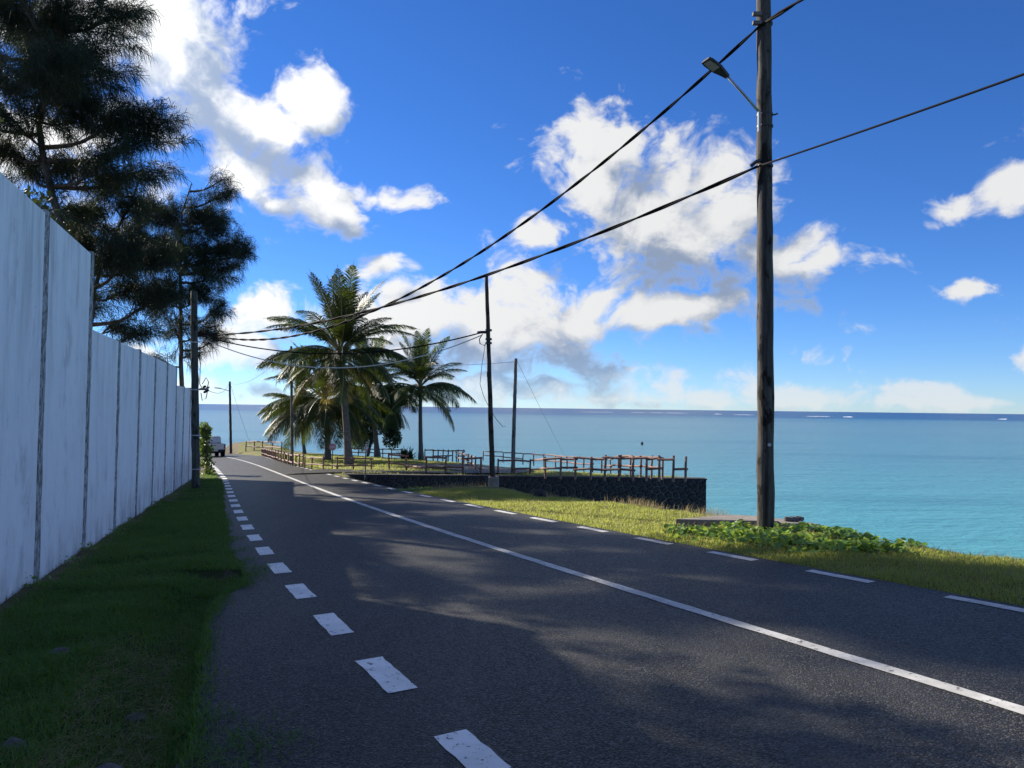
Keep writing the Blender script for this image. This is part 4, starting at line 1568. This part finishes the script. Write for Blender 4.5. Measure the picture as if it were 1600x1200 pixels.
# ---------------------------------------------------------------- pickup
def pickup(loc, heading):
    root = empty('pickup_truck', loc, heading)
    tag(root, 'silver-white double-cab pickup driving away round the bend', 'pickup truck')
    # x forward, y left, z up; 5.1 m long, 1.8 wide
    def loft(secs):
        vs, fs = [], []
        k = len(secs[0])
        for s in secs:
            vs += s
        for i in range(len(secs) - 1):
            for j in range(k):
                fs.append((i * k + j, i * k + (j + 1) % k, (i + 1) * k + (j + 1) % k, (i + 1) * k + j))
        fs += [tuple(range(k))[::-1], tuple((len(secs) - 1) * k + j for j in range(k))]
        return vs, fs

    def sec(x, w, z0, z1):
        r_ = 0.1
        return [(x, -w + r_ * .6, z0), (x, w - r_ * .6, z0), (x, w, z0 + r_), (x, w, z1 - r_), (x, w - r_ * .7, z1), (x, -w + r_ * .7, z1), (x, -w, z1 - r_), (x, -w, z0 + r_)]
    body = MB().add(*loft([sec(-2.5, .84, .62, 1.1), sec(-2.44, .88, .5, 1.13), sec(-0.6, .9, .42, 1.13), sec(1.0, .9, .42, 1.1), sec(2.1, .88, .42, 1.05), sec(2.5, .78, .5, .92)]))
    # hollow of the load bed: dark inset floor with side rails
    bd = body.build('body', M_CARPAINT, root, True)
    cab = MB().add(*loft([sec(-0.95, .74, 1.1, 1.22), sec(-0.78, .74, 1.1, 1.72), sec(-0.2, .74, 1.1, 1.78), sec(0.55, .72, 1.1, 1.74), sec(1.25, .72, 1.08, 1.2)]))
    cab.build('cab', M_CARPAINT, root, True)
    MB().add([(-0.925, -.62, 1.27), (-0.925, .62, 1.27), (-0.80, .56, 1.64), (-0.80, -.56, 1.64), (-0.9, -.62, 1.27), (-0.9, .62, 1.27), (-0.77, .56, 1.64), (-0.77, -.56, 1.64)],
             [(0, 3, 2, 1), (4, 5, 6, 7), (0, 1, 5, 4), (2, 3, 7, 6), (1, 2, 6, 5), (3, 0, 4, 7)]).build('rear_window', M_GLASS, root)
    for s in (-1, 1):
        for (xa, xb) in ((-0.62, 0.1), (0.2, 0.95)):
            y0, y1 = s * 0.752, s * 0.757
            t_ = 1.64 if xb < 0.5 else 1.6
            MB().add([(xa, y0, 1.2), (xb + (0.2 if xb > .5 else 0), y0, 1.2), (xb - (.2 if xb > .5 else 0), y0, t_), (xa + .04, y0, t_),
                      (xa, y1, 1.2), (xb + (0.2 if xb > .5 else 0), y1, 1.2), (xb - (.2 if xb > .5 else 0), y1, t_), (xa + .04, y1, t_)],
                     [(0, 1, 2, 3), (7, 6, 5, 4), (0, 4, 5, 1), (1, 5, 6, 2), (2, 6, 7, 3), (3, 7, 4, 0)]).build('side_window', M_GLASS, root)
        tl = bevel_mesh(MB().box((-2.49, s * .8, .9), (.1, .12, .36)).mesh('tail_light', M_TAIL), .02, 1)
        link('tail_light', tl, root)
        MB().box((0.95, s * .93, 1.24), (.1, .2, .15)).build('mirror', M_BLACK, root)
        for xw in (-1.55, 1.6):
            wl = MB().tube([(xw, s * .66, .37), (xw, s * .9, .37)], .37, 22).build('tyre', M_TYRE, root, True)
            MB().tube([(xw, s * .88, .37), (xw, s * .915, .37)], .22, 14).build('rim', M_CHROME, wl)
            MB().tube([(xw, s * .905, .37), (xw, s * .912, .37)], .45, 20).build('wheel_arch', M_BLACK, root)
    tg = MB().box((-2.515, 0, .86), (.05, 1.46, .46)).build('tailgate', M_CARPAINT, root)
    MB().box((-2.545, 0, .98), (.02, .22, .06)).build('tailgate_handle', M_BLACK, tg)
    MB().box((-2.56, 0, .53), (.16, 1.66, .17)).build('rear_bumper', M_BLACK, root)
    MB().box((-2.648, 0, .55), (.012, .5, .12)).build('number_plate', M_PLATE, root)
    MB().box((-1.65, 0, 1.132), (1.5, 1.4, .012)).build('load_bed', M_BLACK, root)
    MB().box((-0.3, 0, .42), (3.6, 1.3, .2)).build('underbody', M_BLACK, root)
    return root


tp = onground(327, 714.5)
yy = tp.y + 2.2
slope = Vector((float(xc(yy + 2) - xc(yy)), 2.0, 0))
hd = math.atan2(slope.y, slope.x)
ploc = Vector((float(xc(yy)) - 1.05, yy, 0))
ploc.z = float(plane(ploc.x, ploc.y))
pk = pickup(ploc, hd + 0.06)
pk.rotation_euler = (0, 0.045, hd + 0.06)


# ---------------------------------------------------------------- road signs
def round_sign(label, px, py, ptop, d_px, facing):
    b_ = onground(px, py)
    root = empty('round_sign', b_, facing)
    tag(root, label, 'road sign', 'round road signs at the lane mouth')
    sc = b_.y / FPX
    h = (py - ptop) * sc
    r_ = d_px / 2 * sc
    MB().tube([(0, 0.02, -0.2), (0, 0.02, h)], 0.024, 8).build('post', M_POLE_GREY, root)
    disc = MB().tube([(0, -0.004, h - r_), (0, -0.016, h - r_)], r_, 28).build('disc', M_SIGN, root)
    MB().tube([(0, -0.0165, h - r_), (0, -0.0195, h - r_)], r_ * 0.86, 28).build('face', M_SIGNW if False else M_SIGN, disc)
    MB().box((0, -0.0215, h - r_), (r_ * 1.3, 0.004, r_ * 0.3)).build('bar', M_SIGNW, disc)


round_sign('faded pink round sign with a paler bar facing the road', 519, 733.5, 693, 11, 0.1)
round_sign('faded round sign turned edge-on beside the lane mouth', 571.5, 742, 695, 12, 1.42)

# ---------------------------------------------------------------- slabs, rocks
slab = empty('concrete_slab', (3.6, 13.0, 0))
tag(slab, 'old flat concrete slab behind the lamp pole at the edge of the verge', 'slab')


def slab_piece(name, quad, th, parent):
    vs = [(x, y, z - th) for (x, y, z) in quad] + list(quad)
    me = MB().add(vs, [(3, 2, 1, 0), (4, 5, 6, 7), (0, 1, 5, 4), (1, 2, 6, 5), (2, 3, 7, 6), (3, 0, 4, 7)]).mesh(name, M_CONC)
    bevel_mesh(me, 0.012, 1)
    return link(name, me, parent, -parent.location)


slab_piece('slab', [(2.72, 12.4, -0.10), (4.4, 12.3, -0.10), (4.62, 13.5, -0.19), (3.95, 13.75, -0.2)], 0.6, slab)
slab_piece('slab', [(4.42, 12.33, -0.13), (5.1, 12.35, -0.15), (4.98, 13.1, -0.2), (4.64, 13.5, -0.21)], 0.6, slab)
pb = at(1243, 815, 12.7)
for k in range(3):
    bmx = bevel_mesh(MB().box((0, 0, 0), (0.16, 0.1, 0.07)).mesh('brick_rubble', M_ROCK), 0.015, 1)
    o = link('rubble', bmx, slab, Vector((4.72 + 0.11 * k, 12.75 + 0.05 * k, -0.13)) - slab.location)
    o.rotation_euler = (0.1 * k, 0.1, 0.4 * k)
# thin slab against the foot of the stone wall
fs_ = MB().box((0, 0, 0), (1.6, 0.5, 0.08)).mesh('slab', M_CONC)
o = link('concrete_ledge', fs_, None, (-4.2, 28.6, -1.62))
tag(o, 'thin concrete ledge in the hollow below the stone wall beside the road', 'ledge')


def rock(name, loc, s, seed, m, label, cat='rock', group=None):
    rr = random.Random(seed)
    bm = bmesh.new()
    bmesh.ops.create_icosphere(bm, subdivisions=3, radius=1)
    off = [Vector((rr.uniform(-1, 1), rr.uniform(-1, 1), rr.uniform(-1, 1))).normalized() for _ in range(9)]
    cut = [rr.uniform(0.6, 0.9) for _ in off]
    for v in bm.verts:
        for d, c in zip(off, cut):
            k = v.co.dot(d)
            if k > c:
                v.co -= d * (k - c) * 0.9
        v.co *= 1 + rr.uniform(-.02, .02)
        v.co = Vector((v.co.x * s[0], v.co.y * s[1], v.co.z * s[2]))
    me = bpy.data.meshes.new(name)
    bm.to_mesh(me)
    bm.free()
    me.materials.append(m)
    o = link(name, me, None, loc)
    o.rotation_euler = (0, 0, rr.uniform(0, 6))
    tag(o, label, cat, group)
    return o


rk = onground(843, 775)
rock('boulder', (rk.x, rk.y, gz(rk.x, rk.y) + 0.08), (0.2, 0.17, 0.17), 3, M_LAVA, 'small black boulder on the sunlit verge in front of the stone wall')
for i, (px, py, s, lb) in enumerate(((92, 1022, 0.11, 'flat dark stone in the shaded grass below the white wall'), (170, 1178, 0.12, 'grey stone at the bottom edge beside the dry grass patch'),
                                     (20, 1165, 0.10, 'half-buried grey stone in the bottom left corner'), (210, 1085, 0.08, 'dark stone in the hollow next to the asphalt edge'),
                                     (300, 1175, 0.09, 'dark stone touching the asphalt at the bottom edge'))):
    p = hill(px, py)
    rock('stone', (p.x, p.y, gz(p.x, p.y) + s * 0.15), (s, s * 0.7, s * 0.5), 30 + i, M_ROCK, lb, 'stone')

# mooring buoy in the lagoon
pb = at(1003, 694, 150)
d = ray(1003, 695)
t = (SEA - EYE) / d.z
o = rock('buoy', (d.x * t, t, SEA + 0.22), (0.28, 0.28, 0.42), 77, M_BLACK, 'tiny black buoy floating alone in the lagoon', 'buoy')

# reef surf: low ridges of broken water
rs = random.Random(3)
surf = MB()
for (px0, px1, py, hgt) in ((985, 1010, 643.5, .35), (1040, 1075, 645, .5), (1115, 1128, 647, .45), (1258, 1298, 650.5, .45), (1318, 1332, 651.5, .5), (1560, 1574, 655, .55), (402, 424, 634.5, .7), (905, 960, 641.5, 0.4), (1015, 1040, 644.5, 0.4), (1145, 1180, 648, 0.4)):
    d0, d1 = ray(px0, py), ray(px1, py)
    y = min(1500, (SEA - EYE) / d0.z) if d0.z < -1e-4 else 1500
    n_ = 24
    row = []
    for i in range(n_ + 1):
        t = i / n_
        x = (d0.x + (d1.x - d0.x) * t) * y
        h = hgt * math.sin(math.pi * t) ** 0.5 * rs.uniform(0.35, 1.0)
        yo = rs.uniform(-3, 3)
        row.append([(x, y - 3 + yo, SEA - 0.1), (x, y + yo, SEA + h), (x, y + 5 + yo, SEA - 0.1)])
    vs = [v for r_ in row for v in r_]
    surf.add(vs, [(3 * i + k, 3 * i + 3 + k, 3 * i + 4 + k, 3 * i + 1 + k) for i in range(n_) for k in range(2)])
tag(surf.build('reef_surf', M_FOAM), 'white lines of surf breaking on the distant reef', 'surf', kind='stuff')


# ---------------------------------------------------------------- grass
def blades(name, P_, L_, w, m, seed, label, lean=0.5, flat=0.0):
    r_ = np.random.default_rng(seed)
    n = len(P_)
    a = r_.uniform(0, 2 * np.pi, n)
    dirh = np.c_[np.cos(a), np.sin(a), np.zeros(n)]
    side = np.c_[-np.sin(a), np.cos(a), np.zeros(n)] * (w * (0.6 + 0.8 * r_.random(n)))[:, None] * 0.5
    l = (L_ * (0.45 + 0.9 * r_.random(n)))[:, None] if np.ndim(L_) == 0 else (L_ * (0.45 + 0.9 * r_.random(n)))[:, None]
    k = (lean * (0.3 + r_.random(n)))[:, None]
    up = np.array([0, 0, 1.0])
    p1 = P_ + (up * (1 - flat) + dirh * k * 0.6) * l * 0.55
    p2 = p1 + (up * (0.55 - flat * 0.5) + dirh * k * 1.5) * l * 0.5
    V = np.stack([P_ - side, P_ + side, p1 + side * 0.8, p1 - side * 0.8, p2], 1).reshape(-1, 3)
    i = np.arange(n) * 5
    Fq = np.concatenate([np.stack([i, i + 1, i + 2], 1), np.stack([i, i + 2, i + 3], 1), np.stack([i + 3, i + 2, i + 4], 1)])
    o = link(name, np_mesh(name, V, Fq, m))
    tag(o, label, 'grass', kind='stuff')
    return o


def scatter(n, ylo, yhi, fx0, fx1, seed, power=1.0):
    """points between two x(y) curves; power > 1 crowds them towards the near end"""
    r_ = np.random.default_rng(seed)
    y = ylo + (yhi - ylo) * r_.random(n) ** power
    x0, x1 = fx0(y), fx1(y)
    x = x0 + (x1 - x0) * r_.random(n)
    return np.c_[x, y, ground_z(x, y) - 0.004]


wall_x = lambda y: W0.x + (y / WD.y) * WD.x + 0.06
lp_ = np.concatenate([scatter(95000, 2.2, 9, wall_x, lambda y: road_left_edge(y) + 0.03, 1), scatter(75000, 9, 20, wall_x, lambda y: road_left_edge(y) + 0.1, 2), scatter(22000, 20, 40, wall_x, lambda y: road_left_edge(y) + 0.08, 3)])
patch = vnoise(lp_[:, 0] * 1.1 + 9, lp_[:, 1] * 1.1)
dw = lp_[:, 0] - wall_x(lp_[:, 1])
le_ = road_left_edge(lp_[:, 1]) - lp_[:, 0]
keep = (rng.random(len(lp_)) < np.clip(0.95 - np.exp(-dw / 0.32) * (1.05 + 1.4 * patch), 0.05, 1)) & ~((lp_[:, 1] < 7.2) & (np.abs(le_ - 0.55 + 0.2 * patch) < 0.33) & (rng.random(len(lp_)) < 0.45 + 0.5 * patch))
lp_ = lp_[keep]
# ragged fringe of turf lying over the asphalt edge
fr_y = rng.uniform(2.6, 30, 9000) ** 1.0
fr_x = road_left_edge(fr_y) + np.abs(rng.normal(size=9000)) * (0.03 + 0.07 * np.clip(vnoise(fr_y * 2.3, fr_y * 0 + 5) + 0.35, 0, 1)) - 0.03
lp_ = np.concatenate([lp_, np.c_[fr_x, fr_y, plane(fr_x, fr_y) - 0.012]])
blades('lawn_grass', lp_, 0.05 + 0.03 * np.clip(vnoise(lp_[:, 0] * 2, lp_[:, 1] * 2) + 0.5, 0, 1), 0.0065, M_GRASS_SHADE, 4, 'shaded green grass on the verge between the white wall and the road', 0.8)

# tufts creeping over the asphalt edge
tc = [(road_left_edge(y) + o, y) for y, o in ((9.3, 0.12), (9.7, 0.2), (10.3, 0.15), (11.2, 0.1), (12.5, 0.1), (8.9, 0.05), (4.6, 0.05), (4.3, 0.25), (4.0, 0.12), (4.15, 0.4), (3.7, 0.2))]
tp_ = []
r2 = np.random.default_rng(6)
for (x, y) in tc:
    k = 150
    q = np.c_[x + r2.normal(size=k) * 0.1, y + r2.normal(size=k) * 0.12]
    tp_.append(np.c_[q, np.maximum(ground_z(q[:, 0], q[:, 1]), plane(q[:, 0], q[:, 1]) - 0.02)])
blades('edge_tufts', np.concatenate(tp_), 0.065, 0.006, M_GRASS_SHADE, 8, 'loose grass tufts creeping over the left asphalt edge', 1.3)

# straw in the hollow by the asphalt and along the wall foot
sp_ = np.concatenate([scatter(2600, 3.0, 6.4, lambda y: road_left_edge(y) - 0.95, lambda y: road_left_edge(y) - 0.1, 9), scatter(2600, 4, 26, wall_x, lambda y: wall_x(y) + 0.35, 10), scatter(2600, 3, 12, wall_x, lambda y: road_left_edge(y), 11)])
sp_[:, 2] += 0.01
blades('dry_straw', sp_, 0.11, 0.004, M_STRAW, 12, 'dry straw lying in the hollow beside the asphalt and at the foot of the wall', 2.2, 0.75)

# sunlit verge on the right
coast = LAND[2:20]
cy, cxs = coast[:, 1], coast[:, 0]
order = np.argsort(cy)
fx_c = lambda y: np.interp(y, cy[order], cxs[order])
rp = np.concatenate([scatter(60000, 6, 12.5, lambda y: xr(y) + 0.2, fx_c, 13), scatter(60000, 12.5, 23.2, lambda y: xr(y) + 0.2, fx_c, 14)])
rp = rp[(signed(rp[:, :2], LAND) > -0.25)]
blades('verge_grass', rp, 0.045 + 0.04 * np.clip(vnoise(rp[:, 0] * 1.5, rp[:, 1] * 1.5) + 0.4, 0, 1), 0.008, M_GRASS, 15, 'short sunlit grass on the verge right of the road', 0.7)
rp2 = rp[rng.random(len(rp)) < 0.04] + np.array([0, 0, 0.004])
blades('verge_straw', rp2, 0.12, 0.006, M_STRAW, 16, 'pale dry stems mixed through the sunlit verge', 0.8)
# taller pale plumes along the brink
pl_ = []
for (px, py, k, s) in ((655, 764, 260, 0.35), (690, 761, 300, 0.4), (855, 772, 160, 0.15), (1005, 786, 260, 0.3), (1030, 788, 160, 0.2), (1085, 794, 120, 0.15), (730, 759, 160, 0.4), (1110, 796, 60, 0.1), (1120, 806, 120, 0.2)):
    c = hill(px, py)
    q = np.c_[c.x + r2.normal(size=k) * s, c.y + r2.normal(size=k) * s]
    pl_.append(np.c_[q, ground_z(q[:, 0], q[:, 1])])
pl_ = np.concatenate(pl_)
blades('dry_plumes', pl_, 0.24, 0.007, M_STRAW, 18, 'tall pale dry grass plumes along the brink of the verge', 0.5)
# lawn of the promontory and the far verge
r3 = np.random.default_rng(21)
q = np.c_[r3.uniform(-22, 8, 60000), r3.uniform(31.8, 64, 60000)]
q = q[(signed(q, LAND) > 0.1) & (q[:, 0] > xr(q[:, 1]) + 0.3)]
q = np.c_[q, ground_z(q[:, 0], q[:, 1])]
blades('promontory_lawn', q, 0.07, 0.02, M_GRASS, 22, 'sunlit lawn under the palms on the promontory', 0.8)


# ---------------------------------------------------------------- creeping vine round the lamp pole
def vine(name, spots, n, size, seed, label):
    r_ = np.random.default_rng(seed)
    S = np.array(spots, float)
    ci = r_.choice(len(S), n, p=S[:, 3] / S[:, 3].sum())
    x = S[ci, 0] + r_.normal(size=n) * S[ci, 2] * 1.25
    y = S[ci, 1] + r_.normal(size=n) * S[ci, 2] * 0.55
    z = ground_z(x, y) + 0.015 + 0.13 * r_.random(n) ** 1.6
    nrm = np.c_[r_.normal(size=n) * 0.55, r_.normal(size=n) * 0.55 - 0.25, np.ones(n)]
    nrm /= np.linalg.norm(nrm, axis=1)[:, None]
    t = np.cross(nrm, r_.normal(size=(n, 3)))
    t /= np.linalg.norm(t, axis=1)[:, None]
    bt_ = np.cross(nrm, t)
    s = size * (0.55 + 0.75 * r_.random(n))
    prof = [(-0.5, 0.0, 0.0), (-0.32, 0.4, 0.09), (0.12, 0.5, 0.1), (0.46, 0.26, 0.05), (0.4, 0.0, 0.0), (0.46, -0.26, 0.05), (0.12, -0.5, 0.1), (-0.32, -0.4, 0.09)]
    P_ = np.c_[x, y, z]
    V = np.stack([P_ + (t * a + bt_ * b_ + nrm * c) * s[:, None] for a, b_, c in prof], 1).reshape(-1, 3)
    i = np.arange(n) * 8
    Fq = np.concatenate([np.stack([i, i + a, i + a + 1], 1) for a in range(1, 7)])
    o = link(name, np_mesh(name, V, Fq, M_VINE))
    tag(o, label, 'ground cover', kind='stuff')


vs_ = []
for (px, py, s, w) in ((1080, 836, 0.2, 1), (1120, 838, 0.22, 1.4), (1165, 842, 0.25, 2), (1150, 828, 0.1, 0.5), (1205, 850, 0.25, 2), (1245, 852, 0.22, 1.6), (1285, 862, 0.2, 1.4), (1330, 864, 0.22, 1.6), (1370, 866, 0.15, 0.8),
                       (1260, 828, 0.16, 1.0), (1300, 830, 0.2, 1.6), (1330, 838, 0.2, 1.4), (1350, 845, 0.15, 0.8), (1430, 848, 0.12, 0.3)):
    c = hill(px, py)
    vs_.append((c.x, c.y, s, w))
vine('creeping_vine', vs_, 2700, 0.08, 31, 'glossy round-leaved creeping vine around the foot of the lamp pole')
c = hill(640, 767)
vine('roadside_weeds', [(c.x, c.y + 0.3, 0.28, 1)], 260, 0.09, 33, 'bright green leafy weeds by the road edge near the stone wall')
c = hill(1108, 793)
vine('brink_weeds', [(c.x, c.y, 0.12, 1)], 90, 0.08, 34, 'small leafy weeds below the corner of the stone wall')
wf = [(W0.x + (y / WD.y) * WD.x + 0.18, y, 0.09, 1.0) for y in (8.6, 10.2, 11.3, 13.4, 14.0, 15.2, 18.5, 22)]
vine('wall_foot_weeds', wf, 300, 0.035, 35, 'small dark weeds growing at the foot of the white wall')
print('tris foliage', ntri)
